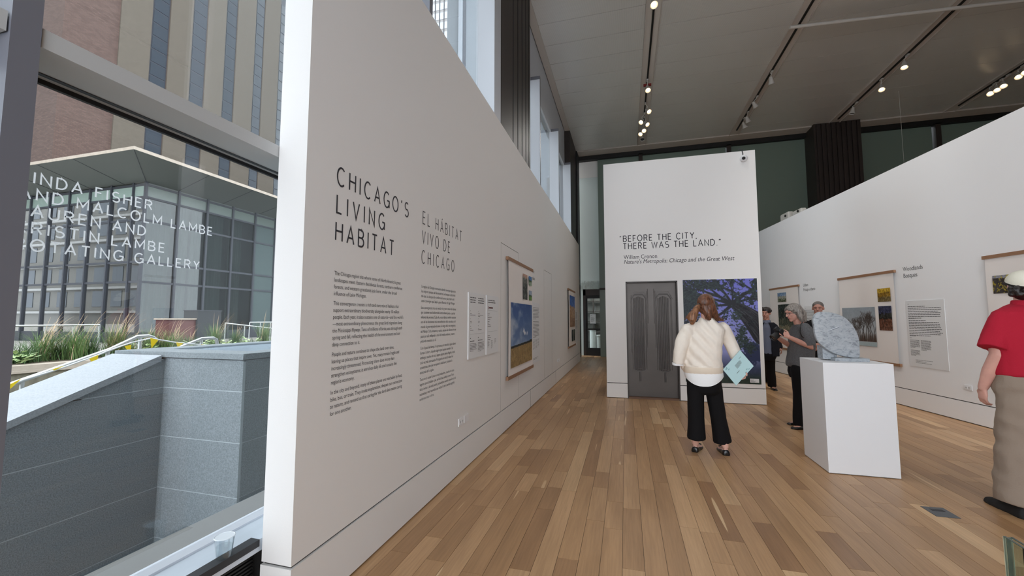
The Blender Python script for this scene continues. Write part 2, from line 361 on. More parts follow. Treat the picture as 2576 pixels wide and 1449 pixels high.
# ---- window wall on the left
win = snode('window_1', (XW, 1.6, 0.4))
MB().box(XW-0.006, XW+0.006, -3.9, 15.3, 0.40, 6.62).build('window_pane', 'glass', win)
for k in range(-1, 6):
    Y = 0.7225+2.55*k
    if 5.3 < Y < 7.4: continue
    MB().box(XM-0.012, XW+0.006, Y-0.032, Y+0.032, 0.40, 6.7).build('mullion', 'frame_g', win)
    MB().box(XW+0.006, XW+0.03, Y+0.032, Y+0.04, 0.40, 6.7).build('mullion_gasket', 'gasket', win)
for (ya, yb) in ((-3.9, -1.86), (-1.79, 0.69), (0.755, 3.24), (3.305, 5.5), (7.46, 8.34), (8.40, 10.89), (10.96, 13.44)):
    tr = MB().box(XM-0.02, XW+0.006, ya+0.004, yb-0.004, 2.275, 2.335).build('transom', 'frame_t', win)
    MB().box(XW+0.006, XW+0.022, ya, yb, 2.258, 2.275).build('transom_gasket', 'gasket', tr)
    MB().box(XW+0.05, XW+0.07, ya+.004, yb-.004, 2.272, 2.276).build('transom_groove', 'dark', tr)
MB().box(XW-0.1, XW+0.05, -3.9, YB, 6.62, CEIL+0.1).build('window_header', 'frame_w', win)
MB().box(XM-0.02, XW-0.02, 5.2, 5.50, 0.4, CEIL).build('window_jamb', 'frame_w', win)
for Y in (8.34, 10.89, 13.44): MB().box(XM-0.014, XW, Y-0.006, Y+0.0, 0.4, 6.62).build('mullion_cover', 'frame_w', win)
MB().box(XW-0.02, XW+0.055, -3.9, 15.3, 0.30, 0.405).build('sill_curb', 'frame_w', win)
MB().box(XW+0.055, -1.712, -3.9, 15.3, 0.34, 0.395).build('window_sill', 'sill', win)
MB().box(-1.76, -1.708, -3.9, 1.64, 0.365, 0.397).build('sill_edge', 'dark', win)
gr = MB()
for k in range(20): gr.box(-1.76, -1.738, -3.9, 1.64, 0.345-k*0.0165, 0.353-k*0.0165)
gr.box(-1.79, -1.77, -3.9, 1.64, 0, 0.36)
gr.build('heater_grille', 'black', win, kind='stuff')
struct(MB().box(XW-0.35, XW-0.0, -3.9, 15.9, -1.3, 0.33).build('wall_window_base', 'dim'))
p1 = MB().box(-2.05, -1.705, 5.5, 7.46, 0, CEIL).build('wall_pier', 'bronze'); struct(p1)
for y in (6.22, 6.52, 6.82, 7.1, 7.34): MB().box(-1.72, -1.70, y-0.025, y+0.025, 0, CEIL-0.02).build('pier_groove', 'black', p1)
MB().box(-2.05, -1.70, 5.5, 5.54, 0, CEIL-0.01).build('pier_edge', 'black', p1)
p2 = MB().box(-2.05, -1.71, 13.5, 15.9, 0, CEIL-0.02).build('wall_pier_far', 'bronze'); struct(p2)
MB().box(-1.72, -1.66, 15.2, 15.9, 0, 7.8).build('pier_edge', 'black', p2)
# glazed end wall behind the viewer (frame, plus unseen panels added to narrow the daylight)
ge = MB().box(-1.95, 12.3, -3.98, -3.9, 7.0, CEIL+0.3)
for X in (-1.9, 0.6, 3.1, 5.6, 8.1): ge.box(X-0.04, X+0.04, -3.98, -3.8, 0, 7.1)
ge.box(4.4, 12.3, -3.98, -3.9, 0, 7.1); ge.box(-1.95, 4.4, -3.98, -3.9, 0, 0.3); ge.box(-1.95, 4.4, -3.98, -3.9, 4.6, 7.1)  # solid panels added out of view to cut the light from behind
struct(ge.build('window_2', 'frame_w'))
#PART2
# ================================================================ LETTERING
def arc(cx_, cy_, rx, ry, a0, a1, n=12): return [(cx_+rx*math.cos(math.radians(a0+(a1-a0)*i/n)), cy_+ry*math.sin(math.radians(a0+(a1-a0)*i/n))) for i in range(n+1)]
GL = {  # glyph: (width, [strokes])
 'A': (.62, [[(0, 0), (.31, 1), (.62, 0)], [(.11, .33), (.51, .33)]]),
 'B': (.52, [[(0, 0), (0, 1), (.26, 1)]+arc(.26, .76, .22, .24, 90, -90)+[(0, .52)], [(.26, .52)]+arc(.27, .26, .25, .26, 90, -90)+[(0, 0)]]),
 'C': (.62, [arc(.34, .5, .34, .52, 48, 312, 22)]),
 'D': (.56, [[(0, 0), (0, 1), (.2, 1)]+arc(.2, .5, .36, .5, 90, -90, 16)+[(0, 0)]]),
 'E': (.44, [[(.44, 1), (0, 1), (0, 0), (.44, 0)], [(0, .53), (.38, .53)]]),
 'F': (.42, [[(.42, 1), (0, 1), (0, 0)], [(0, .52), (.36, .52)]]),
 'G': (.64, [arc(.34, .5, .34, .52, 48, 345, 24)+[(.64, .46), (.38, .46)], [(.64, .46), (.64, 0)]]),
 'H': (.54, [[(0, 0), (0, 1)], [(.54, 0), (.54, 1)], [(0, .53), (.54, .53)]]),
 'I': (.02, [[(.01, 0), (.01, 1)]]),
 'K': (.5, [[(0, 0), (0, 1)], [(.5, 1), (0, .4)], [(.16, .58), (.52, 0)]]),
 'L': (.4, [[(0, 1), (0, 0), (.4, 0)]]),
 'M': (.68, [[(0, 0), (0, 1), (.34, .25), (.68, 1), (.68, 0)]]),
 'N': (.56, [[(0, 0), (0, 1), (.56, 0), (.56, 1)]]),
 'O': (.7, [arc(.35, .5, .35, .52, 0, 360, 28)]),
 'R': (.52, [[(0, 0), (0, 1), (.26, 1)]+arc(.26, .75, .23, .25, 90, -90)+[(0, .5)], [(.26, .5), (.52, 0)]]),
 'S': (.5, [arc(.26, .75, .23, .26, 40, 255, 14)+arc(.26, .25, .25, .27, 75, -145, 14)]),
 'T': (.52, [[(0, 1), (.52, 1)], [(.26, 1), (.26, 0)]]),
 'U': (.54, [[(0, 1), (0, .3)]+arc(.27, .27, .27, .29, 180, 360, 14)+[(.54, 1)]]),
 'V': (.58, [[(0, 1), (.29, 0), (.58, 1)]]),
 'W': (.86, [[(0, 1), (.21, 0), (.43, .95), (.65, 0), (.86, 1)]]),
 'Y': (.54, [[(0, 1), (.27, .47), (.54, 1)], [(.27, .47), (.27, 0)]]),
 ' ': (.2, []), '.': (.04, [[(.02, -.02), (.02, .05)]]), ',': (.06, [[(.05, .06), (.0, -.14)]]),
 "'": (.05, [[(.05, 1.0), (.01, .8)]]), '"': (.2, [[(.05, 1.0), (.0, .8)], [(.19, 1.0), (.14, .8)]]),
}
GL['Á'] = (GL['A'][0], GL['A'][1]+[[(.28, 1.1), (.42, 1.25)]])
def stroke_poly(mb, pts, th, O, U, Vv, N, lift, depth):
    P = [Vector((a_, b_)) for a_, b_ in pts]; L = []; Rr = []
    for i, p in enumerate(P):
        d0 = (P[i]-P[i-1]).normalized() if i > 0 else None
        d1 = (P[i+1]-P[i]).normalized() if i < len(P)-1 else None
        if (P[0]-P[-1]).length < 1e-5:
            if d0 is None: d0 = (P[0]-P[-2]).normalized()
            if d1 is None: d1 = (P[1]-P[0]).normalized()
        d0 = d0 or d1; d1 = d1 or d0
        m = (d0+d1); m = m.normalized() if m.length > 1e-4 else d0
        nrm = Vector((-m.y, m.x)); k = min(1/max(0.3, abs(nrm.dot(Vector((-d0.y, d0.x))))), 2.6)
        L.append(p+nrm*th/2*k); Rr.append(p-nrm*th/2*k)
    def w3(q, h): return O+U*q.x+Vv*q.y+N*h
    n = len(P); Vs = [w3(q, lift) for q in L]+[w3(q, lift) for q in Rr]; F = [(i, n+i, n+i+1, i+1) for i in range(n-1)]
    if depth:
        Vs += [w3(q, 0) for q in L]+[w3(q, 0) for q in Rr]
        F += [(i, i+1, 2*n+i+1, 2*n+i) for i in range(n-1)]+[(n+i+1, n+i, 3*n+i, 3*n+i+1) for i in range(n-1)]
        F += [(0, 2*n, 3*n, n), (n-1, 2*n-1, 4*n-1, 3*n-1)]
    mb.add(Vs, F)
def caps(mb, s, O, U, Vv, N, h, width, th, wf=1.0, lift=0.0015, depth=False, track=None):
    """all-capitals line; glyph width factor wf, spacing solved so the line is `width` long"""
    O, U, Vv, N = map(Vector, (O, U, Vv, N))
    gw = sum(GL[c][0] for c in s)*wf*h
    sp = (width-gw)/max(1, len(s)-1) if track is None else track
    x_ = 0
    for c in s:
        for si, st in enumerate(GL[c][1]): stroke_poly(mb, [(x_+a_*h*wf, b_*h) for a_, b_ in st], th, O, U, Vv, N, lift+si*0.00025, depth)
        x_ += GL[c][0]*h*wf+sp
    return x_
FONTC = {}
def ftext(mb, s, O, U, Vv, N, size, wf=1.0, bold=0.0, lift=0.0012, shear=0.0, width=None):
    cu = bpy.data.curves.new('t', 'FONT'); cu.body = s; cu.resolution_u = 3; cu.size = size; cu.offset = bold*size; cu.shear = shear
    o = bpy.data.objects.new('t', cu); COL.objects.link(o); dg = bpy.context.evaluated_depsgraph_get()
    me = bpy.data.meshes.new_from_object(o.evaluated_get(dg)); bpy.data.objects.remove(o); bpy.data.curves.remove(cu)
    O, U, Vv, N = map(Vector, (O, U, Vv, N)); V = [v.co.copy() for v in me.vertices]
    if not V: return 0
    if width: wf = width/max(v.x for v in V)
    mb.add([O+U*(v.x*wf)+Vv*v.y+N*lift for v in V], [tuple(p.vertices) for p in me.polygons])
    r_ = max(v.x for v in V)*wf; bpy.data.meshes.remove(me); return r_
def bars(mb, O, U, Vv, N, x0, y0, lens, pitch, th, lift=0.0012):   # small print too fine to read: one thin line per text row, broken into word lengths
    O, U, Vv, N = map(Vector, (O, U, Vv, N)); rq = random.Random(int(x0*999+y0*77+len(lens)))
    for i, L in enumerate(lens):
        xx = x0; yy = y0-i*pitch
        while xx < x0+L:
            wl_ = min(th*(2+rq.random()*5), x0+L-xx)
            p = O+U*xx+Vv*yy+N*lift; mb.add([p, p+U*wl_, p+U*wl_+Vv*th, p+Vv*th], [(0, 1, 2, 3)]); xx += wl_+th*0.8
Z = (0, 0, 1)
# -- left wall: U runs along +Y, faces +X
LU, LN = (0, 1, 0), (1, 0, 0)
hd = MB()
for s_, z_, y0, y1 in (("CHICAGO'S", 2.192, 1.872, 2.639), ("LIVING", 2.033, 1.875, 2.336), ("HABITAT", 1.880, 1.873, 2.453)):
    caps(hd, s_, (XL, y0, z_), LU, Z, LN, 0.099, y1-y0, 0.0108, 0.98)
hd.build('heading_lettering', 'vinyl', wl)
hd = MB()
for s_, z_, y0, y1 in (("EL HÁBITAT", 2.196, 2.864, 3.652), ("VIVO DE", 2.042, 2.858, 3.38), ("CHICAGO", 1.884, 2.855, 3.481)):
    caps(hd, s_, (XL, y0, z_), LU, Z, LN, 0.097, y1-y0, 0.0085, 0.88)
hd.build('heading_lettering', 'vinyl_g', wl)
ENG = ["The Chicago region sits where some of North America's great", "landscapes meet. Eastern deciduous forests, northern coniferous", "forests, and western grasslands join here, under the broad", "influence of Lake Michigan.", None,
"This convergence creates a rich and rare mix of habitats that", "support extraordinary biodiversity alongside nearly 10 million", "people. Each year, it also sustains one of nature's\u2014and the world's", "\u2014most extraordinary phenomena: the great bird migration along", "the Mississippi Flyway. Tens of millions of birds pass through each", "spring and fall, reflecting the health of the environment and our", "deep connection to it.", None,
"People and nature continue to shape the land over time,", "leaving us places that inspire awe. Yet, many remain fragile and", "increasingly threatened. Protecting them does more than", "strengthen ecosystems; it enriches daily life and sustains the", "region's economy.", None,
"In the city and beyond, many of these places are reachable by foot,", "bike, bus, or train. They invite exploration, deepen our connection", "to nature, and remind us that caring for the land also means caring", "for one another."]
SPA = ["La region de Chicago se encuentra donde convergen algunos de", "los mejores paisajes de Norteam\u00e9rica. Los bosques caducifolios", "del este, los bosques de con\u00edferas del norte y las praderas del", "oeste convergen aqu\u00ed, bajo la gran influencia del Lago Michigan.", None,
"Esta convergencia crea una mezcla rica y poco com\u00fan de h\u00e1bitats", "que sostienen una biodiversidad extraordinaria junto a casi diez", "millones de personas. Cada a\u00f1o, estos h\u00e1bitats tambi\u00e9n sustentan", "uno de los fen\u00f3menos m\u00e1s extraordinarios de la naturaleza y del", "mundo: la gran migraci\u00f3n de aves a lo largo de la ruta migratoria", "del Misisipi. Cada primavera y oto\u00f1o, decenas de millones de aves", "pasan por all\u00ed, reflejando la salud del medio ambiente y nuestra", "profunda conexi\u00f3n con \u00e9l.", None,
"Con el paso del tiempo, las personas y la naturaleza siguen dando", "forma a la tierra, dejando lugares que inspiran asombro. Sin", "embargo, muchos de estos lugares siguen siendo fr\u00e1giles y est\u00e1n", "cada vez m\u00e1s amenazados. Protegerlos no solo fortalece los", "ecosistemas, sino que enriquece la vida diaria y sostiene la", "econom\u00eda de la regi\u00f3n.", None,
"Tanto en la ciudad como en sus alrededores, muchos de estos", "lugares son accesibles a pie, en bicicleta, autob\u00fas o tren. Estos", "sitios invitan a la exploraci\u00f3n, profundizan nuestra conexi\u00f3n con la", "naturaleza y nos recuerdan que cuidar la tierra tambi\u00e9n significa", "cuidarnos unos a otros."]
for (T, y0, zt, wf, mt_) in ((ENG, 1.872, 1.688, 0.885/63*64, 'vinyl'), (SPA, 2.857, 1.690, 0.0, 'vinyl_g')):
    z_ = zt; mb = MB()
    for ln in T:
        if ln is None:
            z_ -= 0.0157
            mb.build('text_paragraph', mt_, wl); mb = MB(); continue
        ftext(mb, ln, (XL, y0, z_), LU, Z, LN, 0.0312, wf=0.86 if T is ENG else 0.82, bold=-0.001)
        z_ -= 0.0373
    mb.build('text_paragraph', mt_, wl)
# banner titles
mb = MB(); ftext(mb, 'Prairie', (XL, 6.74, 2.235), LU, Z, LN, 0.09, wf=0.85); ftext(mb, 'Pradera', (XL, 6.74, 2.115), LU, Z, LN, 0.09, wf=0.85); mb.build('banner_title', 'vinyl_g', wl)
mb = MB(); ftext(mb, 'Dunes', (XL, 12.75, 2.235), LU, Z, LN, 0.09, wf=0.85); ftext(mb, 'Dunas', (XL, 12.75, 2.115), LU, Z, LN, 0.09, wf=0.85); mb.build('banner_title', 'vinyl_g', wl)
# -- centre block quote
BU, BN = (1, 0, 0), (0, -1, 0)
qa, qb, qc, qd = (ony(YBOX, *p_) for p_ in ((1568, 608), (1752, 600), (1568, 627), (1813, 618)))
mb = MB()
hcap = 0.108
caps(mb, '"', (qa.x-0.062, YBOX, qa.z), BU, Z, BN, hcap, 0, 0.0105, 1.0, track=0)
caps(mb, 'BEFORE THE CITY,', qa, BU, Z, BN, hcap, qb.x-qa.x, 0.0135, 1.03)
caps(mb, 'THERE WAS THE LAND."', qc, BU, Z, BN, hcap, qd.x-qc.x, 0.0135, 1.03)
mb.build('quote_lettering', 'vinyl', wb)
mb = MB(); q1 = ony(YBOX, 1569, 652); q2 = ony(YBOX, 1653, 650); ftext(mb, 'William Cronon', (q1.x, YBOX, q1.z), BU, Z, BN, 0.108, width=q2.x-q1.x); mb.build('attribution_lettering', 'vinyl', wb)
mb = MB(); q1 = ony(YBOX, 1569, 664); q2 = ony(YBOX, 1848, 657); ftext(mb, "Nature's Metropolis: Chicago and the Great West", (q1.x, YBOX, q1.z), BU, Z, BN, 0.108, width=q2.x-q1.x, shear=0.22); mb.build('attribution_lettering', 'vinyl', wb)
# -- right wall titles
def rtext(mb, s, s0, z_, size, wf=0.9): ftext(mb, s, rp(s0, z_), -RD, Z, RN, size, wf=wf)
mb = MB(); rtext(mb, 'Woodlands', 1.325, 2.232, 0.098, 0.86); rtext(mb, 'Bosques', 1.325, 2.122, 0.098, 0.86); mb.build('banner_title', 'vinyl_g', wr)
mb = MB(); rtext(mb, 'Urban', 4.345, 2.21, 0.098, 0.86); rtext(mb, 'Paisaje urbano', 4.345, 2.10, 0.098, 0.86); mb.build('banner_title', 'vinyl_g', wr)
# -- window lettering
wt = []
for s_, y0, y1, z_ in (('LINDA FISHER', 0.845, 1.240, 1.912), ('AND MALCOLM LAMBE', 0.845, 1.507, 1.855), ('LAUREN AND', 0.845, 1.222, 1.798), ('KRISTIN LAMBE', 0.845, 1.299, 1.739), ('ROTATING GALLERY', 0.845, 1.454, 1.681)):
    mb = MB(); caps(mb, s_, (XW+0.007, y0, z_), LU, Z, LN, 0.0375, y1-y0, 0.0052, 1.22, lift=0.001)
    mb.build('window_lettering', 'vinyl_w', win)
# -- raised sign above the far door
sg = MB(); YS = YB+0.5
for s_, px0, px1, py, h_ in (('ARCELORMITTAL', 1461, 1563, 715, 0.12), ('DESIGN STUDIO', 1461, 1560, 726.5, 0.12)):
    a_ = ony(YS, px0, py); c_ = ony(YS, px1, py)
    caps(sg, s_, (a_.x, YS, a_.z), BU, Z, BN, h_, c_.x-a_.x, 0.028, 0.95, lift=0.05, depth=True)
tag(sg.build('raised_sign', mat('sign_letter_white', (206, 214, 210), 0.5)), 'two rows of raised pale letters on the wall above the far dark door', 'sign')

# ================================================================ PRINTED PICTURES (painted in code)
def fnoise(h, w_, sc, seed, oct_=4):
    r = np.random.RandomState(seed); o = np.zeros((h, w_)); amp = 1; tot = 0
    for k in range(oct_):
        gh, gw = max(2, int(h/sc)+2), max(2, int(w_/sc)+2); g = r.rand(gh, gw)
        yy = np.linspace(0, gh-1.001, h); xx = np.linspace(0, gw-1.001, w_)
        yi = yy.astype(int); xi = xx.astype(int); fy = (yy-yi)[:, None]; fx = (xx-xi)[None]
        fy = fy*fy*(3-2*fy); fx = fx*fx*(3-2*fx)
        o += amp*((g[yi][:, xi]*(1-fx)+g[yi][:, xi+1]*fx)*(1-fy)+(g[yi+1][:, xi]*(1-fx)+g[yi+1][:, xi+1]*fx)*fy)
        tot += amp; amp *= 0.55; sc = max(1.5, sc/2)
    return o/tot
def line(img, p, q, r0, r1, col, alpha=1.0):
    h, w_ = img.shape[:2]; x0, y0 = p; x1, y1 = q; R = max(r0, r1)+1
    xa, xb = int(max(0, min(x0, x1)-R)), int(min(w_, max(x0, x1)+R+1)); ya, yb = int(max(0, min(y0, y1)-R)), int(min(h, max(y0, y1)+R+1))
    if xa >= xb or ya >= yb: return
    Y_, X_ = np.mgrid[ya:yb, xa:xb]; dx, dy = x1-x0, y1-y0; L = dx*dx+dy*dy+1e-6
    t_ = np.clip(((X_-x0)*dx+(Y_-y0)*dy)/L, 0, 1); d = np.hypot(X_-x0-t_*dx, Y_-y0-t_*dy); rr_ = r0+(r1-r0)*t_
    a_ = (np.clip(rr_-d+0.5, 0, 1)*alpha)[..., None]; img[ya:yb, xa:xb] = img[ya:yb, xa:xb]*(1-a_)+np.array(col)*a_
def branch(img, p, ang, L, r, depth, rg, col, spread=0.5, leaf=None):
    q = (p[0]+math.cos(ang)*L, p[1]+math.sin(ang)*L); line(img, p, q, r, r*0.72, col)
    if leaf is not None: leaf.append(q)
    if depth <= 0: return
    for k in range(2 if depth < 4 or rg.random() < .7 else 3):
        branch(img, q, ang+rg.uniform(-spread, spread), L*rg.uniform(.68, .9), r*0.66, depth-1, rg, col, spread, leaf)
def S255(img): return np.clip(img, 0, 255)
def print_grid(name, img, O, U, Vv, parent, N=None, lift=0.0):
    """img rows run top to bottom; a fine mesh carrying the picture as flat printed colour"""
    h, w_ = img.shape[:2]; O, U, Vv = map(Vector, (O, U, Vv)); o0 = ORG[parent.name]
    xs, ys = np.meshgrid(np.linspace(0, 1, w_), np.linspace(1, 0, h))
    P = np.array(O-o0)+np.outer(xs.ravel(), np.array(U))+np.outer(ys.ravel(), np.array(Vv))
    idx = np.arange(h*w_).reshape(h, w_); F = np.stack([idx[1:, :-1], idx[1:, 1:], idx[:-1, 1:], idx[:-1, :-1]], -1).reshape(-1, 4)
    me = bpy.data.meshes.new(name); me.vertices.add(len(P)); me.vertices.foreach_set('co', P.ravel())
    me.loops.add(F.size); me.loops.foreach_set('vertex_index', F.ravel()); me.polygons.add(len(F)); me.polygons.foreach_set('loop_start', np.arange(0, F.size, 4))
    c = np.clip(img, 0, 255)/255.0; c = np.where(c <= 0.04045, c/12.92, ((c+0.055)/1.055)**2.4)
    at_ = me.color_attributes.new('Col', 'FLOAT_COLOR', 'POINT'); at_.data.foreach_set('color', np.concatenate([c.reshape(-1, 3), np.ones((h*w_, 1))], 1).ravel())
    me.update(); me.validate(); me.materials.append(MT['print']); o = bpy.data.objects.new(name, me); COL.objects.link(o); o.parent = parent; return o

def paint_oak(w_, h):
    img = np.zeros((h, w_, 3)); Y_, X_ = np.mgrid[0:h, 0:w_]; yy = Y_/h
    top = np.array((112, 114, 204.)); bot = np.array((156, 162, 214.)); img[:] = top+(bot-top)*np.clip(yy*1.25, 0, 1)[..., None]
    # misty lower ground
    k = np.clip((yy-0.70)/0.16, 0, 1)[..., None]; img = img*(1-k)+np.array((58, 66, 92.))*k
    k = np.clip((yy-0.88)/0.08, 0, 1)[..., None]; img = img*(1-k)+np.array((44, 58, 50.))*k
    img += (fnoise(h, w_, 8, 5)-0.5)[..., None]*26*np.clip((yy-.7)*5, 0, 1)[..., None]
    # distant round tree lower right
    d = np.hypot((X_-w_*0.93)/(w_*0.19), (Y_-h*0.70)/(h*0.095)); m_ = (d+(fnoise(h, w_, 9, 6)-.5)*1.1 < 1); img[m_] = (52, 60, 92)
    rg = random.Random(5); cen = (w_*.665, h*.245); dk = (34, 35, 42)
    # trunk from fork down to the right edge
    for s_ in np.linspace(0, 1, 60):
        cxp = cen[0]+(w_*1.08-cen[0])*s_; cyp = cen[1]+(h*0.515-cen[1])*s_**1.25; line(img, (cxp, cyp), (cxp+2, cyp+2), w_*(0.045+0.14*s_), w_*(0.045+0.14*s_), (46, 46, 52))
    for k in range(70):
        a_ = rg.uniform(-1, 1); s0 = rg.uniform(0.05, .9); pts = []
        for s_ in np.linspace(s0, min(1, s0+.22), 6):
            cxp = cen[0]+(w_*1.08-cen[0])*s_; cyp = cen[1]+(h*0.515-cen[1])*s_**1.25; r0 = w_*(0.045+0.14*s_)*.9*a_
            pts.append((cxp+r0*.55+rg.uniform(-1, 1), cyp-r0*.8+rg.uniform(-1, 1)))
        c_ = (78, 78, 86) if k % 2 else (22, 22, 26)
        for i in range(5): line(img, pts[i], pts[i+1], .8, .6, c_, .8)
    tips = []
    for (ang, L, r) in ((-2.55, 38, 5), (-2.1, 34, 4), (-0.75, 42, 7), (-0.35, 40, 4), (-1.5, 26, 3), (2.4, 34, 5), (3.05, 44, 4), (-2.85, 52, 4)):
        branch(img, cen, ang, L*w_/200, r*w_/200, 5, rg, dk, .42, tips)
    branch(img, (w_*0.98, h*.2), -2.9, 40*w_/200, 3, 4, rg, dk, .4, tips); branch(img, (w_*0.99, h*.14), -2.5, 34*w_/200, 3, 4, rg, dk, .4, tips)
    # leaf clusters
    den = fnoise(h, w_, 22, 21, 5); fine = fnoise(h, w_, 5, 22, 3)
    reach = np.clip(1.15-yy*1.45-(np.abs(X_/w_-0.3)*0.1), 0, 1); side = np.clip((0.35-X_/w_)*1.1, 0, .35)
    lowcut = np.clip((yy-0.60)*6, 0, 1)
    m_ = (den*0.75+fine*.42+reach*.28+side*.5-lowcut) > 0.865
    trunkmask = (np.abs((Y_-cen[1])-(h*0.515-cen[1])*np.clip((X_-cen[0])/(w_*1.08-cen[0]), 0, 1)**1.25) < w_*.1)&(X_ > cen[0])
    m_ &= ~(trunkmask & (fine < 0.62))
    lc = np.array((40, 50, 54.))+(fnoise(h, w_, 4, 30, 2)-.5)[..., None]*np.array((50, 60, 46.)); img[m_] = lc[m_]
    for k in range(900):
        x_, y_ = rg.choice(tips); x_ += rg.gauss(0, 9); y_ += rg.gauss(0, 9); c_ = rg.choice(((44, 54, 56), (58, 72, 66), (34, 40, 48)))
        if y_ < h*.62 and 0 <= x_ < w_: line(img, (x_, y_), (x_+2, y_+1), 1.5, 1.2, c_)
    for (px_, py_) in ((.78, .50), (.74, .58), (.80, .60), (.70, .36), (.88, .66)):
        for k in range(120):
            x_ = w_*px_+rg.gauss(0, w_*.035); y_ = h*py_+rg.gauss(0, h*.03); line(img, (x_, y_), (x_+2, y_+1), 1.6, 1.2, rg.choice(((44, 54, 56), (60, 74, 70))))
    k_ = img.copy(); k_[1:-1, 1:-1] = (img[1:-1, 1:-1]*4+img[:-2, 1:-1]+img[2:, 1:-1]+img[1:-1, :-2]+img[1:-1, 2:])/8
    return S255(k_)
def paint_winter(w_, h):
    Y_, X_ = np.mgrid[0:h, 0:w_]; yy = (Y_/h)[..., None]; img = np.array((150, 160, 168.))*(1-yy)+np.array((186, 188, 190.))*yy
    img = img+(fnoise(h, w_, 30, 3)-.5)[..., None]*30; rg = random.Random(8)
    b_ = np.clip((Y_/h-.62)/.2, 0, 1)*(Y_/h < .88); img = img*(1-.55*b_[..., None])+np.array((66, 58, 52.))*.55*b_[..., None]
    for k in range(16):
        x_ = w_*(k+.5)/16+rg.uniform(-2, 2); branch(img, (x_, h*.86), -1.57+rg.uniform(-.12, .12), h*.16*rg.uniform(.8, 1.2)*(.65+.5*x_/w_), 1.5, 6, rg, (70, 62, 58), .42)
    for k in range(200):
        x_ = rg.uniform(0, w_); line(img, (x_, h*.87), (x_+rg.uniform(-2, 2), h*rg.uniform(.66, .84)), .7, .4, rg.choice(((84, 62, 52), (60, 54, 50), (96, 70, 58))), .8)
    img[Y_/h > .885] = (168, 184, 188); img += (fnoise(h, w_, 3, 4, 2)-.5)[..., None]*12; return S255(img)
def paint_prairie(w_, h):
    Y_, X_ = np.mgrid[0:h, 0:w_]; yy = (Y_/h)[..., None]; img = np.array((42, 78, 140.))*(1-yy)+np.array((140, 160, 186.))*yy
    c_ = np.clip((fnoise(h, w_, 34, 12, 5)-.42)*3.2, 0, 1)*np.clip(1.15-X_/w_*1.0, .1, 1)*(Y_/h < .68); img = img*(1-c_[..., None]*.75)+np.array((196, 202, 212.))*c_[..., None]*.75
    for (cx_, cy_) in ((.55, .45), (.62, .5), (.72, .5)):
        d = np.hypot((X_/w_-cx_)*1.4, (Y_/h-cy_)*1.6)+(fnoise(h, w_, 8, 3)-.5)*.12; k = np.clip((.07-d)*18, 0, 1)[..., None]; img = img*(1-k)+np.array((226, 228, 232.))*k
    hz = .70-.04*(X_/w_); g = Y_/h > hz; img[g] = (150, 124, 78); st = fnoise(h, w_, 3, 9, 2)
    img[g] += ((st-.5)*70)[g][:, None]*np.array((1, .85, .6)); rg = random.Random(2)
    for k in range(420):
        x_ = rg.uniform(0, w_); y_ = rg.uniform(h*.76, h); line(img, (x_, y_), (x_+rg.uniform(-2, 3), y_-rg.uniform(4, 12)), .5, .3, rg.choice(((176, 146, 92), (98, 74, 44), (196, 170, 120))), .8)
    t_ = (Y_/h > hz-.03)&(Y_/h < hz+.005); img[t_] = (30, 34, 30); d = (X_/w_ > .86)&(Y_/h > .62)&(Y_/h < hz); img[d] = (34, 40, 32); return S255(img)
def paint_mix(w_, h, sky, mid, low, a_, b_, seed, acc=None, n=40):
    Y_, X_ = np.mgrid[0:h, 0:w_]; img = np.zeros((h, w_, 3)); nz_ = fnoise(h, w_, 10, seed, 4); f = Y_/h+(nz_-.5)*.18
    img[:] = sky; img[f > a_] = mid; img[f > b_] = low; img += (fnoise(h, w_, 5, seed+1, 3)-.5)[..., None]*90; rg = random.Random(seed)
    if acc:
        for k in range(n): x_, y_ = rg.uniform(0, w_), rg.uniform(0, h); line(img, (x_, y_), (x_+rg.uniform(-3, 3), y_+rg.uniform(-7, 7)), 1.0, .6, acc, .8)
    return S255(img)

# -- tree mural on the centre block
mu = thing('photo_mural', ((0.99+2.175)/2, YBOX, 0.34), 'tall photographic print of an oak seen from below against violet sky, on the centre wall', 'picture')
mx0, mx1, mz0, mz1 = 0.995, 2.178, 0.342, 2.137
MB().box(mx0, mx1, YBOX-0.006, YBOX-0.0002, mz0, mz1).build('print_backing', 'board', mu)
print_grid('printed_picture', paint_oak(230, 340), (mx0, YBOX-0.007, mz0), (mx1-mx0, 0, 0), (0, 0, mz1-mz0), mu)
a_ = ony(YBOX, 1887, 962); c_ = ony(YBOX, 1909, 953)
cp = MB().box(a_.x, c_.x, YBOX-0.011, YBOX-0.007, a_.z, c_.z).build('caption_card', 'plastic_w', mu)
s = MB(); bars(s, (a_.x, YBOX-0.011, a_.z), BU, Z, BN, 0.01, 0.045, [.05, .04, .08, .07, .06], 0.009, 0.003); s.build('caption_print', 'vinyl', cp)

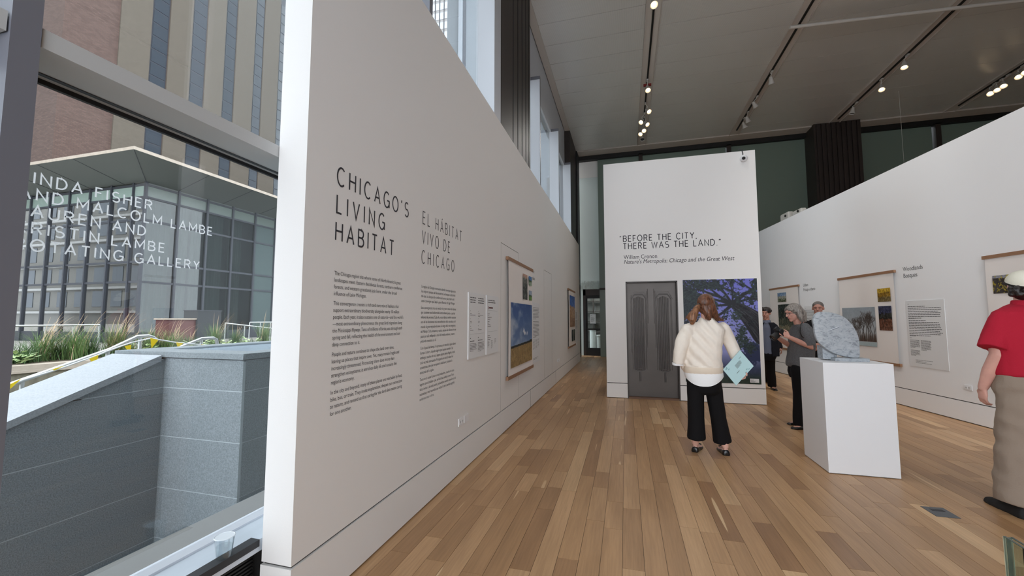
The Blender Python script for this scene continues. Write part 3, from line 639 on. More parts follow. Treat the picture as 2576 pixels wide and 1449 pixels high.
# -- hanging banners: cloth, two oak rails, cord, pictures
def banner(O, U, N, wid, label, pics, z0=0.645, z1=2.275, base=0.03):
    U, N = Vector(U), Vector(N); O = Vector(O)
    t_ = thing('hanging_banner', O+U*wid/2+Vector((0, 0, z0)), label, 'banner', 'cloth banners hung between oak rails')
    # gently waved cloth
    nx_, nz_ = 24, 20; V = []; F = []
    for sgn in (0, 1):
        for i in range(nz_+1):
            for j in range(nx_+1):
                u_ = j/nx_; v_ = i/nz_; off = base+0.006*math.sin(u_*9+v_*2)*math.sin(v_*PI)+0.0015*sgn
                V.append(O+U*(u_*(wid-0.06)+0.03)+N*off+Vector((0, 0, z0+0.03+v_*(z1-z0-0.06))))
    M_ = (nx_+1)*(nz_+1)
    for i in range(nz_):
        for j in range(nx_):
            a0 = i*(nx_+1)+j; F.append((a0, a0+nx_+1, a0+nx_+2, a0+1)); F.append((M_+a0, M_+a0+1, M_+a0+nx_+2, M_+a0+nx_+1))
    meshfrom('cloth', V, F, 'paper', t_)
    for z_ in (z0, z1-0.045):
        MB().obox(O+N*(base-0.024)+Vector((0, 0, z_)), U, Z, N, wid, 0.045, 0.034).build('wooden_rail', 'oak', t_)
    for u_ in (0.08, wid-0.08): MB().tube([O+U*u_+N*0.0+Vector((0, 0, z1-0.02)), O+U*u_+N*(base-0.02)+Vector((0, 0, z1-0.02))], 0.006).build('wall_peg', 'steel', t_)
    for (ua, ub, za, zb, im) in pics:
        print_grid('printed_picture', im, O+U*ua+N*(base+0.011)+Vector((0, 0, za)), U*(ub-ua), (0, 0, zb-za), t_)
    return t_
def flip(im): return im[:, ::-1]
banner((XL, 5.165, 0), LU, LN, 1.515, 'cloth banner with a big golden prairie under blue sky, on the left wall', [
    (0.13, 1.40, 0.785, 1.668, paint_prairie(150, 170)),
    (0.80, 1.09, 1.742, 2.13, paint_mix(34, 70, (196, 150, 130), (96, 96, 92), (44, 46, 44), .14, .34, 4, (150, 160, 150), 60)),
    (1.19, 1.40, 1.98, 2.13, paint_mix(30, 40, (70, 120, 180), (62, 90, 62), (150, 170, 150), .4, .6, 7)),
    (1.20, 1.40, 1.742, 1.90, paint_mix(30, 40, (160, 176, 196), (56, 84, 60), (96, 140, 66), .45, .6, 9))])
banner((XL, 11.10, 0), LU, LN, 1.55, 'far banner with a tall photo of a sandy slope and blue sky, left wall', [
    (0.22, 1.36, 1.21, 2.10, paint_mix(70, 110, (48, 96, 176), (176, 138, 100), (150, 112, 82), .34, .7, 14)),
    (0.62, .92, 0.80, 1.13, paint_mix(30, 40, (40, 44, 40), (34, 40, 34), (28, 34, 30), .4, .6, 15)),
    (1.02, 1.32, 0.80, 1.13, paint_mix(30, 40, (70, 76, 60), (34, 40, 34), (28, 34, 30), .4, .6, 16))])
def rbanner(s_left, wid, label, pics): return banner(rp(s_left, 0), -RD, RN, wid, label, pics)
rbanner(2.985, 1.515, 'banner of bare winter trees with two autumn photos, behind the stone sculpture', [
    (0.10, 1.015, 0.94, 1.660, paint_winter(150, 120)),
    (1.105, 1.410, 1.745, 1.98, paint_mix(60, 46, (196, 160, 50), (150, 116, 40), (120, 104, 66), .3, .62, 31, (74, 56, 30), 60)),
    (1.105, 1.410, 1.24, 1.668, paint_mix(60, 84, (54, 58, 84), (44, 44, 40), (104, 68, 52), .3, .52, 33, (36, 30, 30), 70))])
rbanner(6.01, 1.515, 'banner with city river photos, behind the woman with the camera', [
    (0.48, 0.92, 1.885, 2.125, paint_mix(60, 46, (110, 140, 176), (150, 150, 138), (70, 80, 56), .38, .62, 41, (200, 200, 190), 60)),
    (0.48, 1.40, 1.02, 1.815, paint_mix(90, 90, (44, 52, 50), (70, 76, 66), (120, 116, 96), .45, .7, 43, (170, 160, 140), 60))])
rbanner(-0.055, 1.40, 'banner cut by the right edge of the photo, behind the person in red', [
    (0.12, 0.50, 1.77, 2.0, paint_mix(60, 46, (140, 140, 150), (60, 54, 50), (56, 50, 48), .12, .3, 51, (190, 170, 50), 80)),
    (0.60, 1.25, 0.9, 1.65, paint_mix(60, 60, (120, 140, 160), (90, 96, 70), (80, 76, 50), .4, .6, 53))])

# -- text boards
def board(name, O, U, N, wid, z0, z1, label, cat, rows, group=None, thick=0.011, mt_='board'):
    O, U, N = Vector(O), Vector(U), Vector(N)
    t_ = thing(name, O+U*wid/2+Vector((0, 0, z0)), label, cat, group)
    MB().obox(O+N*0.0003+Vector((0, 0, z0)), U, Z, N, wid, z1-z0, thick).build('board', mt_, t_)
    s = MB()
    for (x0, y0, lens, pitch, th) in rows: bars(s, O+N*thick+Vector((0, 0, z0)), U, Z, N, x0, (z1-z0)-y0, lens, pitch, th)
    s.build('printed_text', 'vinyl_g', t_, kind='stuff'); return t_
rj = random.Random(77)
def para(n, L, jit=.12): return [L*(1-jit*rj.random()) for _ in range(n-1)]+[L*.5]
board('text_board', (XL, 3.83, 0), LU, LN, 0.49, 1.043, 1.715, 'slim white info board, the nearer of two on the left wall', 'board', [
    (0.04, 0.055, [.17, .16, .15], .024, .009), (0.27, 0.055, [.17, .19, .18], .024, .009), (0.04, .19, [.01, 0, .04, .15], .014, .005), (0.27, .19, [.01, 0, .05, .16, .06], .014, .005),
    (0.04, .27, [.01, 0, .04, .05], .014, .005), (0.27, .27, [.01, 0, .05, .05], .014, .005), (0.04, .345, [.02, 0, .04, .09], .014, .005), (0.27, .345, [.02, 0, .04, .11], .014, .005),
    (0.04, .425, [.42], .014, .0015), (0.04, .47, [.02], .01, .009), (0.27, .47, [.02], .01, .009), (0.04, .50, [.12], .01, .008), (0.27, .50, [.14], .01, .008), (0.04, .525, para(6, .19), .0145, .005), (0.27, .525, para(7, .2), .0145, .005)])
b2_ = board('text_board', (XL, 4.375, 0), LU, LN, 0.45, 1.043, 1.715, 'slim white board with a dark red emblem, second on the left wall', 'board', [
    (0.04, .06, [.26, .28], .024, .009), (0.04, .175, [.36], .01, .0015), (0.04, .215, [.07, .05], .013, .005), (0.04, .255, [.14, .09], .022, .007), (0.04, .305, [.06, .03, .09, .12], .017, .006),
    (0.04, .415, [.36], .01, .0015), (0.04, .465, [.08, .11, .09], .022, .007), (0.04, .53, para(6, .06), .012, .004), (0.16, .525, para(8, .06), .012, .004), (0.29, .51, para(5, .06), .012, .004)])
s = MB(); s.box(XL+0.0115, XL+0.0122, 4.43, 4.445, 1.555, 1.59); s.box(XL+0.0115, XL+0.0122, 4.46, 4.60, 1.565, 1.582); s.build('emblem', mat('maroon_print', (96, 44, 46), 0.6), b2_)
board('text_board', (XL, 6.74, 0), LU, LN, 0.60, 0.695, 1.722, 'white text board beside the golden prairie banner', 'board', [(0.04, .09, para(9, .5), .024, .007), (0.04, .33, para(12, .5), .024, .007), (0.04, .64, para(9, .13), .02, .005), (0.22, .64, para(9, .13), .02, .005), (0.40, .64, para(7, .13), .02, .005), (0.04, .95, [.4, .3], .02, .006)])
board('text_board', (XL, 12.8, 0), LU, LN, 0.60, 0.695, 1.722, 'white text board beside the farthest banner on the left wall', 'board', [(0.04, .09, para(9, .5), .024, .007), (0.04, .33, para(12, .5), .024, .007), (0.04, .64, para(9, .13), .02, .005)])
def rboard(s_left, label):
    return board('text_board', rp(s_left, 0), -RD, RN, 0.705, 0.682, 1.738, label, 'board', [
    (0.035, .06, [.03], .02, .004), (0.035, .10, [.33]+para(7, .62, .1)[:-1]+[.25], .0265, .008), (0.035, .295, [.13], .02, .005), (0.035, .325, [.33]+para(9, .62, .1)[:-1]+[.4], .0265, .008), (0.035, .575, [.12, .04], .026, .005),
    (0.035, .64, para(8, .19), .0165, .006), (0.245, .64, para(10, .19), .0165, .006), (0.035, .80, para(6, .19), .0165, .006), (0.12, .95, [.32, .2, .3], .022, .005)], thick=.007)
rboard(1.305, 'large white text board right of the winter tree banner'); rboard(4.335, 'white text board behind the grey-haired man, left of the winter tree banner')

# -- outlets
def outlet(O, U, N, wid, hgt, label, face=True, group=None):
    O, U, N = Vector(O), Vector(U), Vector(N); t_ = thing('wall_outlet', O+U*wid/2, label, 'outlet', group)
    MB().obox(O+N*0.0003, U, Z, N, wid, hgt, 0.008).build('cover_plate', 'plastic_w', t_)
    if face:
        for k in (0.28, 0.72):
            c = MB().obox(O+U*(wid*k-0.017)+N*0.0083+Vector((0, 0, hgt*.25)), U, Z, N, 0.034, hgt*.5, 0.003).build('socket', 'board', t_)
            q = MB(); q.obox(O+U*(wid*k-0.009)+N*0.0113+Vector((0, 0, hgt*.45)), U, Z, N, 0.004, 0.014, 0.0006); q.obox(O+U*(wid*k+0.005)+N*0.0113+Vector((0, 0, hgt*.45)), U, Z, N, 0.004, 0.014, 0.0006); q.build('slots', 'dark', c)
    return t_
outlet((XL, 3.613, .443), LU, LN, 0.108, 0.068, 'white twin socket low on the left wall, nearer of the pair')
outlet((XL, 3.750, .443), LU, LN, 0.108, 0.070, 'blank white cover plate low on the left wall, beside the twin socket', face=False)
outlet((XL, 9.36, .447), LU, LN, 0.11, 0.07, 'small white socket low on the left wall between the two banners')
outlet((XL, 9.56, .447), LU, LN, 0.11, 0.07, 'small white plate just beyond the mid-wall socket on the left', face=False)
outlet(rp(0.385, .452), -RD, RN, 0.115, 0.07, 'white twin socket low on the right wall, behind the hanging hand')
outlet((XL, 13.1, .62), LU, LN, 0.06, 0.10, 'tiny white plate below the farthest banner on the left wall', face=False)

# ================================================================ ORNATE METAL DOORS (centre block)
MT['bronze_d'] = mat('aged_bronze_door', (84, 78, 74), 0.42, metal=0.5, var=0.08, vscale=3)
MT['bronze_f'] = mat('aged_bronze_dark', (62, 57, 54), 0.45, metal=0.4)
dr = snode('door_1', ((DX0+DX1)/2, YBOX+0.1, 0))
yd = YBOX+0.10
MB().box(DX0, DX1, yd, yd+0.055, 0.03, DZ-0.0).build('door_leaf', 'bronze_d', dr)
s = MB(); s.box(DX0, DX0+0.02, YBOX-0.002, yd+.05, 0.0, DZ); s.box(DX1-0.02, DX1, YBOX-0.002, yd+.05, 0, DZ); s.box(DX0, DX1, YBOX-0.002, yd+.05, DZ-0.02, DZ); s.build('door_frame', 'bronze_f', dr)
MB().box(DX0, DX1, YBOX, yd+0.06, 0, 0.03).build('threshold', mat('brown_threshold', (112, 84, 66), .6), dr)
def dbar(x0, x1, z0, z1, d, nm='fluting', m_='bronze_d'):
    k = min(0.006, (x1-x0)*.3); P = [(x0, yd, z0), (x1, yd, z0), (x1, yd, z1), (x0, yd, z1), (x0+k, yd-d, z0+k), (x1-k, yd-d, z0+k), (x1-k, yd-d, z1-k), (x0+k, yd-d, z1-k)]
    return MB().add(P, [(4, 7, 6, 5), (0, 1, 5, 4)[::-1], (1, 2, 6, 5)[::-1], (2, 3, 7, 6)[::-1], (3, 0, 4, 7)[::-1]]).build(nm, m_, dr)
W_ = DX1-DX0
for cxn in (0.255, 0.735):   # two fluted columns
    cx0 = DX0+W_*cxn
    for k in range(7): dbar(cx0-0.098+k*0.028, cx0-0.078+k*0.028, 0.50, 1.86-abs(k-3)*0.012, 0.018)
    # chamfered hood over the flutes
    for (off, d, th, mm) in ((0, .028, .022, 'bronze_f'), (.055, .014, .016, 'bronze_d')):
        P = [(-.13-off*.6, 1.80), (-.075-off*.3, 1.885+off), (.075+off*.3, 1.885+off), (.13+off*.6, 1.80)]
        q = MB()
        for i in range(3):
            (xa, za), (xb, zb) = P[i], P[i+1]
            q.prism([(cx0+xa, yd-d, za), (cx0+xb, yd-d, zb), (cx0+xb, yd-d, zb+th), (cx0+xa, yd-d, za+th)], (0, d, 0))
        q.build('hood_moulding', mm, dr)
    q = MB(); P = [(-.10, .505), (-.045, .475), (.045, .475), (.10, .505)]
    for i in range(3):
        (xa, za), (xb, zb) = P[i], P[i+1]; q.prism([(cx0+xa, yd-.02, za), (cx0+xb, yd-.02, zb), (cx0+xb, yd-.02, zb+.012), (cx0+xa, yd-.02, za+.012)], (0, .02, 0))
    P = [(-.055, .50), (-.03, .525), (.03, .525), (.055, .50)]
    for i in range(3):
        (xa, za), (xb, zb) = P[i], P[i+1]; q.prism([(cx0+xa, yd-.026, za), (cx0+xb, yd-.026, zb), (cx0+xb, yd-.026, zb+.01), (cx0+xa, yd-.026, za+.01)], (0, .026, 0))
    q.build('foot_moulding', 'bronze_d', dr)
    for dx in (-.014, .006): dbar(cx0+dx, cx0+dx+.009, .30, .475, .012, 'pendant_bar', 'bronze_f')
    sgn = 1 if cxn < .5 else -1
    for k, (zb, zt) in enumerate(((.52, 1.90), (.92, 1.96), (1.36, 2.0))):
        xo = cx0+sgn*(0.115+k*0.020); dbar(min(xo, xo+sgn*.011), max(xo, xo+sgn*.011), zb, zt, .016, 'stepped_bar')
        xo = cx0-sgn*(0.118+k*0.018)
        if k < 2: dbar(min(xo, xo-sgn*.008), max(xo, xo-sgn*.008), .52+k*.3, 1.88, .01, 'stepped_bar')

# ================================================================ PEDESTAL + STONE SCULPTURE
pd = thing('pedestal', (2.09, 4.875, 0), 'tall white box plinth carrying the marbled stone sculpture', 'pedestal')
q = MB().box(1.808, 2.368, 4.605, 5.148, 0.006, 1.03); pb = q.build('plinth_box', mat('plinth_white', (228, 228, 230), .5, bump=.03, bscale=180), pd)
bm_ = pb.modifiers.new('bevel', 'BEVEL'); bm_.width = 0.003; bm_.segments = 2
MB().box(1.82, 2.356, 4.617, 5.136, 0.0, 0.006).build('plinth_foot', 'gap', pd)
mar = mat('grey_marble', (166, 172, 176), 0.45)
t = mar.node_tree; b = t.nodes['Principled BSDF']; g = t.nodes.new('ShaderNodeNewGeometry'); mp = t.nodes.new('ShaderNodeMapping'); mp.inputs['Rotation'].default_value = (0, 0.6, 0); mp.inputs['Scale'].default_value = (26, 26, 44)
n1 = t.nodes.new('ShaderNodeTexNoise'); n1.inputs['Scale'].default_value = 1.0; n1.inputs['Detail'].default_value = 7; n1.inputs['Roughness'].default_value = .68; n1.inputs['Distortion'].default_value = 0.6
t.links.new(g.outputs['Position'], mp.inputs['Vector']); t.links.new(mp.outputs[0], n1.inputs['Vector'])
r_ = t.nodes.new('ShaderNodeValToRGB'); e = r_.color_ramp.elements; e[0].position = .36; e[0].color = (*lin((122, 128, 133)), 1); e[1].position = .64; e[1].color = (*lin((172, 176, 180)), 1); q = e.new(.47); q.color = (*lin((158, 164, 170)), 1)
t.links.new(n1.outputs[0], r_.inputs[0]); t.links.new(r_.outputs[0], b.inputs['Base Color'])
MT['marble'] = mar
sc = thing('stone_sculpture', (2.08, 4.85, 1.03), 'marbled grey stone disc shaped like a petal, standing on the white pedestal', 'sculpture')
OUT = [(350, 205), (250, 215), (170, 270), (130, 360), (128, 440), (152, 540), (160, 640), (185, 740), (230, 840), (320, 930), (450, 1030), (600, 1110), (750, 1160), (900, 1190), (1050, 1205), (1110, 1205), (1140, 1190), (1150, 1100), (1145, 980), (1135, 850), (1110, 720), (1050, 590), (960, 460), (850, 350), (720, 275), (580, 230), (450, 208)]
def crom(P, k=4):
    R_ = []; n = len(P)
    for i in range(n):
        p0, p1, p2, p3 = (Vector(P[(i+j) % n]) for j in (-1, 0, 1, 2))
        for s_ in range(k):
            u_ = s_/k; R_.append(0.5*((2*p1)+(p2-p0)*u_+(2*p0-5*p1+4*p2-p3)*u_*u_+(3*p1-p0-3*p2+p3)*u_**3))
    return R_
def spt(px, py, Y=4.80): return ony(Y, 2030+px/8.524, 760+py/8.524)
PO = [spt(p.x, p.y) for p in crom(OUT, 4)]
cen = sum(PO, Vector())/len(PO)
R_ = []
for (k, yo) in ((0.0, -0.006), (0.5, -0.006), (0.85, -0.003), (0.975, 0.002), (1.0, 0.012), (1.0, 0.030), (0.98, 0.040), (0.5, 0.045), (0.0, 0.045)):
    R_.append([Vector((cen.x+(p.x-cen.x)*max(k, .002), p.y+yo, cen.z+(p.z-cen.z)*max(k, .002))) for p in PO])
MB().rings(R_).build('disc', 'marble', sc, smooth=True)
# small folded gash with its highlight painted on as a pale line
A_ = [spt(440, 620, 4.792), spt(560, 575, 4.785), spt(740, 508, 4.792), spt(650, 575, 4.796), spt(590, 640, 4.797), spt(500, 640, 4.797)]
MB().prism(A_, (0, 0.01, 0)).build('carved_fold', mat('fold_grey', (150, 158, 168), .4), sc)
MB().tube([spt(440, 622, 4.789), spt(560, 574, 4.785), spt(742, 507, 4.789)], [.0006, .0022, .0006]).build('fold_highlight_line', mat('fold_highlight', (236, 240, 246), .35), sc)
q = MB(); P = [spt(x_, y_, 4.86) for x_, y_ in ((325, 930), (640, 1100), (640, 1225), (360, 1222), (345, 1205))]
P = [Vector((p.x, p.y, max(p.z, 1.0305))) for p in P]; q.prism(P, (0, 0.12, 0)); q.build('stone_foot', 'marble', sc)
a_ = spt(620, 1150, 4.80); c_ = spt(1310, 1290, 4.80)
MB().box(a_.x-.02, c_.x, 4.77, 4.92, 1.0305, 1.062).build('base_slab', 'marble', sc)

# ================================================================ LIGHT TRACKS AND SPOTS
MT['bulb'] = emit_mat('lamp_glow', (255, 226, 180), 5.0)
MT['lamp_w'] = mat('lamp_white', (196, 192, 186), .45)
for i, X in enumerate(TX):
    tr = tag(MB().box(X-0.02, X+0.02, -3.5, 15.0, CEIL-0.035, CEIL-0.006).build('light_track', 'black'),
             ['dark lighting track in the ceiling channel, leftmost, above the centre wall', 'dark lighting track in the second ceiling channel from the left', 'dark lighting track in the third ceiling channel from the left', 'dark lighting track in the rightmost ceiling channel'][i], 'light track')
def spot_light(P, aim, power, cone=85):
    l = bpy.data.lights.new('track_lamp_light', 'SPOT'); l.energy = power; l.spot_size = math.radians(cone); l.spot_blend = 1.0; l.shadow_soft_size = .07; l.color = (1.0, .97, .93)
    o = bpy.data.objects.new('track_lamp_light', l); COL.objects.link(o); o.location = P; o.rotation_euler = Vector(aim).to_track_quat('-Z', 'Y').to_euler()
def spot(px, py, X, aim, lit, label, red=False, power=85, pos=None):
    P = onz(7.58, px, py) if pos is None else Vector(pos); P = Vector((max(X-.12, min(X+.12, P.x)), P.y, 7.58))
    d = Vector(aim).normalized()
    if lit: spot_light(P+d*.13, aim, power)
    t_ = thing('track_spotlight', (P.x, P.y, 7.58), label, 'spotlight', 'track spotlights under the ceiling')
    q = MB(); q.box(X-.022, X+.022, P.y-.05, P.y+.05, CEIL-.07, CEIL-.036); q.build('track_adapter', 'lamp_w', t_)
    MB().tube([(X, P.y, CEIL-.07), (P.x, P.y, 7.70), P-d*.05], .011).build('stem', 'lamp_w', t_)
    MB().lathe([(.0, -.09), (.03, -.09), (.042, -.06), (.052, .02), (.072, .07), (.078, .10), (.07, .10), (.06, .07)], P, 18, d).build('lamp_head', 'lamp_w', t_, smooth=True)
    if lit: MB().lathe([(.0, .075), (.05, .075), (.05, .08), (.0, .085)], P, 16, d).build('bulb', 'bulb', t_)
    else: MB().lathe([(.0, .075), (.062, .075), (.062, .08), (.0, .08)], P, 16, d).build('bulb', 'dark', t_)
    if red: MB().box(P.x-.10, P.x+.1, P.y+.02, P.y+.06, 7.66, 7.72).build('red_clip', mat('red_clip', (120, 30, 30), .5), t_)
T1, T2, T3, T4 = TX
SP = [(1643, 8, T1, (.15, -.6, -.9), 1, 'lit spotlight nearest the viewer on the leftmost track'), (1629, 222, T1, (.1, -.5, -1), 1, 'lit spotlight beside a red clip on the leftmost track'), (1629, 278, T1, (.5, -.6, -.8), 1, 'lit spotlight on the leftmost track, third from the viewer'),
 (1615, 304, T1, (-.4, -.6, -.8), 1, 'lit spotlight turned left, fourth on the leftmost track'), (1625, 310, T1, (.5, -.5, -.8), 1, 'lit spotlight turned right, fifth on the leftmost track'), (1619, 326, T1, (.1, -.7, -.8), 1, 'lit spotlight, sixth on the leftmost track'),
 (1613, 334, T1, (-.3, -.6, -.8), 1, 'lit spotlight, seventh on the leftmost track'), (1616, 346, T1, (0, -.4, -1), 0, 'dim spotlight at the far end of the leftmost track'),
 (1940, 202, T2, (.2, .3, -1), 0, 'unlit white spotlight nearest the viewer on the second track'), (1898, 263, T2, (.5, .2, -1), 0, 'unlit spotlight, second on the second track'), (1880, 300, T2, (.4, .3, -1), 0, 'unlit spotlight, third on the second track'), (1872, 314, T2, (.4, .3, -1), 0, 'unlit spotlight at the far end of the second track'),
 (2275, 162, T3, (-.2, -.25, -1), 1, 'lit spotlight nearest the viewer on the third track'), (2217, 220, T3, (-.2, -.5, -1), 1, 'lit spotlight in the middle of the third track'), (2145, 278, T3, (-.2, .1, -1), 0, 'unlit white spotlight at the far end of the third track'),
 (2487, 232, T4, (-.4, -.6, -.8), 1, 'lit spotlight farthest along the rightmost track'), (2500, 222, T4, (-.3, -.5, -1), 1, 'lit spotlight, second from the far end of the rightmost track'), (2516, 212, T4, (-.3, -.5, -1), 1, 'lit spotlight, third from the far end of the rightmost track'),
 (2562, 188, T4, (-.4, -.5, -1), 1, 'lit spotlight by the right edge of the photo, lower of two'), (2571, 178, T4, (-.4, -.5, -1), 1, 'lit spotlight by the right edge of the photo, upper of two')]
for i, a_ in enumerate(SP): spot(*a_, red=(i == 1))
# unseen fill lamps added on two tracks to brighten right wall and floor
for X, y_, aim, lb in ((T1, 1.6, (.35, .25, -1), 'unseen fill spotlight added above the viewer, nearest on the leftmost track'), (T1, 3.6, (-.25, .3, -1), 'unseen fill spotlight added above the frame, second on the leftmost track'), (T1, 5.6, (.3, .35, -1), 'unseen fill spotlight added above the frame, third on the leftmost track'),
    (T2, 2.2, (.35, .8, -1), 'unseen fill spotlight added to brighten the right wall, nearest'), (T2, 4.4, (.3, .7, -1), 'unseen fill spotlight added to brighten the right wall, second'), (T2, 6.6, (.2, .7, -1), 'unseen fill spotlight added to brighten the right wall, third')):
    spot(0, 0, X, aim, 1, lb, power=230 if X == T2 else 70, pos=(X+.04, y_, 7.58))
A_, B_ = onz(7.6, 1987, 69), onz(7.6, 2700, -14)
tag(MB().tube([A_, B_], .035, 10).build('ceiling_pipe', 'lamp_w', smooth=True), 'pale pipe hung below the ceiling across the second and third tracks', 'pipe')
tag(MB().tube([(7.55, 13.6, CEIL), (7.55, 13.6, 4.2)], .004, 6).build('hanging_wire', 'lamp_w'), 'thin wire hanging from the ceiling in front of the dark pier', 'wire')
# security camera
ca = thing('security_camera', (2.08, YBOX-0.05, 4.2), 'white dome security camera at the top right corner of the centre wall', 'camera')
cc = ony(YBOX-0.05, 1871, 398)
MB().lathe([(.0, -.05), (.055, -.05), (.06, -.03), (.06, .0), (.05, .03), (.03, .05), (.0, .058)], cc, 20, (-.25, -.9, -.3)).build('housing', 'plastic_w', ca, smooth=True)
MB().lathe([(.0, .045), (.028, .045), (.028, .062), (.015, .07), (.0, .072)], cc, 16, (-.25, -.9, -.3)).build('lens', 'black', ca, smooth=True)
MB().tube([cc+Vector((0, .04, .02)), cc+Vector((0, .045, .1)), cc+Vector((-.01, .05, .17)), cc+Vector((-.04, .12, .22))], .008).build('cable', 'dark', ca)
# projector on top of the right partition
for i, (s_, lbl) in enumerate(((5.35, 'pale box projector on top of the right wall, nearer the dark panels'), (4.75, 'flat pale device on top of the right wall, beside the box projector'))):
    o_ = rp(s_, HW+0.012, -0.03); h_ = .19 if i == 0 else .12
    t_ = thing('projector', o_, lbl, 'projector')
    pb = MB().obox(o_, -RD, Z, -RN, .42, h_, .14); pb = pb.build('case', mat('projector_grey', (190, 188, 182), .5), t_); mm = pb.modifiers.new('b', 'BEVEL'); mm.width = .04; mm.segments = 3
    MB().lathe([(.03, 0), (.03, .02), (.0, .02)], o_+(-RD)*.3+Vector((0, 0, h_*.5)), 14, RN).build('lens', 'black', t_)
# floor socket plate
q = thing('floor_box', (2.245, 3.92, 0), 'square dark grey metal socket lid set in the wooden floor', 'floor socket')
MB().prism([(2.165, 4.00, .001), (2.168, 3.835, .001), (2.315, 3.838, .001), (2.312, 4.01, .001)], (0, 0, .003)).build('lid', mat('lid_grey', (92, 94, 98), .5), q)
MB().box(2.20, 2.28, 3.93, 3.965, .0041, .0052).build('cable_flap', 'dark', q)
# low glass panel at the lower right corner
cz = 0.55; c0 = onz(cz, 2524, 1350); c1 = onz(cz, 2572, 1379); ux = Vector((c1.x-c0.x, c1.y-c0.y, 0)); Lc = ux.length; ux.normalize(); un = Vector((-ux.y, ux.x, 0))
vc = thing('glass_stand', (c0.x, c0.y, 0), 'corner of a low stand of thick greenish glass, bottom right of the photo', 'stand')
MT['edge'] = mat('green_glass_edge', (70, 98, 92), .25, spec=.8); MT['edge_l'] = mat('pale_glass_edge', (206, 214, 192), .3)
for k, off in enumerate((0, .022)):
    o2 = Vector((c0.x, c0.y, .06))+un*off
    MB().obox(o2, ux, Z, un, Lc*2.6, cz-.06, .006).build('glass_pane', 'glass_clear', vc)
    MB().obox(Vector((o2.x, o2.y, cz)), ux, Z, un, Lc*2.6, .003, .008).build('top_edge', 'edge', vc)
    MB().obox(o2-ux*.004, ux, Z, un, .004, cz-.06, .007).build('corner_edge', 'edge_l', vc)
MB().obox(Vector((c0.x, c0.y, .06))+un*.008, ux, Z, un, .004, cz-.06, .012).build('corner_edge', 'edge', vc)
MB().obox(Vector((c0.x, c0.y, .06))+ux*Lc, ux, Z, un, .016, cz-.06, .028).build('dark_upright', 'black', vc)
MB().obox(Vector((c0.x, c0.y, 0))-ux*.02-un*.03, ux, un, Z, Lc*2.6+.04, .09, .06).build('base', 'plastic_w', vc)
# plastic cup on the sill
cp_ = onz(.395, 563, 1402)
cu = thing('plastic_cup', (cp_.x, cp_.y, .395), 'clear plastic cup of water on the window sill', 'cup')
MB().lathe([(.0, .002), (.027, .001), (.0285, .0), (.039, .088), (.0405, .09), (.0395, .091), (.038, .088), (.0275, .003), (.0, .003)], cp_, 28).build('cup_wall', glass_mat('cup_plastic', (.93, .95, .96), 1.2, .05), cu, smooth=True)
MB().lathe([(.0, .004), (.0268, .004), (.032, .05), (.0, .05)], cp_, 24).build('water', glass_mat('water', (.95, .97, .97), 0.8), cu, smooth=True)
MB().lathe([(.0385, .088), (.0412, .0895), (.0385, .0915), (.0375, .09)], cp_, 28).build('rim', mat('cup_rim', (226, 232, 238), .2), cu, smooth=True)

# ================================================================ FAR GLASS DOOR AND STUDIO BEYOND
YD = YB+0.5; dx0, dx1 = -1.62, -0.55
d2 = snode('door_2', ((dx0+dx1)/2, YD, 0))
q = MB(); q.box(dx0, dx0+.10, YD-.03, YD+.05, 0, 2.6); q.box(dx1-.08, dx1, YD-.03, YD+.05, 0, 2.6); q.box(dx0, dx1, YD-.03, YD+.05, 2.36, 2.6); q.build('door_frame', 'bronze', d2)
q = MB(); q.box(dx0+.1, dx0+.17, YD-.02, YD+.03, .0, 2.36); q.box(dx0+.17, dx1-.08, YD-.02, YD+.03, 0, .3); q.box(dx0+.17, dx1-.08, YD-.02, YD+.03, 2.24, 2.36); q.build('door_leaf', 'black', d2)
MB().box(dx0+.12, dx1-.08, YD-.06, YD-.02, 1.0, 1.06).build('push_bar', 'black', d2)
MB().box(dx0+.17, dx1-.08, YD, YD+.008, .3, 2.24).build('glass_pane', 'glass_clear', d2)
q = MB().box(-1.36, -1.14, YD-.012, YD-.004, 1.25, 1.62).build('notice', 'board', d2)
z_ = MB(); bars(z_, (-1.36, YD-.012, 1.25), BU, Z, BN, .03, .31, [.06, 0, .1, .14, .15, .12, .14, .1], .033, .01); z_.build('notice_text', 'vinyl_g', q)
MB().box(-1.60, -1.53, YD-.05, YD-.03, 1.02, 1.4).build('reader_box', 'dark', d2)
MT['glow_w'] = mat('studio_white', (236, 238, 240), .6)
area('studio_lamp', (-1.0, 17.4, 2.75), (-1.0, 17.6, 0), 1.2, 1.2, 34)
stw = tag(MB().box(-0.95, -0.3, 18.3, 18.34, .9, 2.4).build('display_panel', 'glow_w'), 'white panel seen through the far glass door, behind a spoked wheel', 'panel')
wh = thing('spoked_wheel', (-.62, 18.1, 0), 'small spoked wheel model seen through the far glass door', 'model')
for k in range(14):
    a0 = PI*k/13; MB().tube([(-.72, 18.1, 1.72), (-.72+.32*math.cos(a0), 18.1, 1.72+.4*math.sin(a0))], .006, 5).build('spoke', 'bronze', wh)
MB().tube([(-.72+.32*math.cos(PI*k/20), 18.1, 1.72+.4*math.sin(PI*k/20)) for k in range(21)], .009, 6).build('rim', 'bronze', wh)
MB().box(-.74, -.70, 18.08, 18.12, 0, 1.72).build('post', 'bronze', wh)
for i, (x_, h_, r0, lbl) in enumerate(((-1.35, .95, .13, 'fluted white cylinder seen through the lower left of the far door'), (-1.12, .7, .09, 'short white stand seen through the far door, right of the fluted cylinder'))):
    pr0 = [(.0, 0), (r0, 0), (r0, h_), (r0*1.2, h_+.02), (r0*1.2, h_+.06), (0, h_+.06)]
    tag(MB().lathe(pr0, (x_, 17.6, 0), 16).build('studio_stand', 'glow_w', smooth=True), lbl, 'stand')
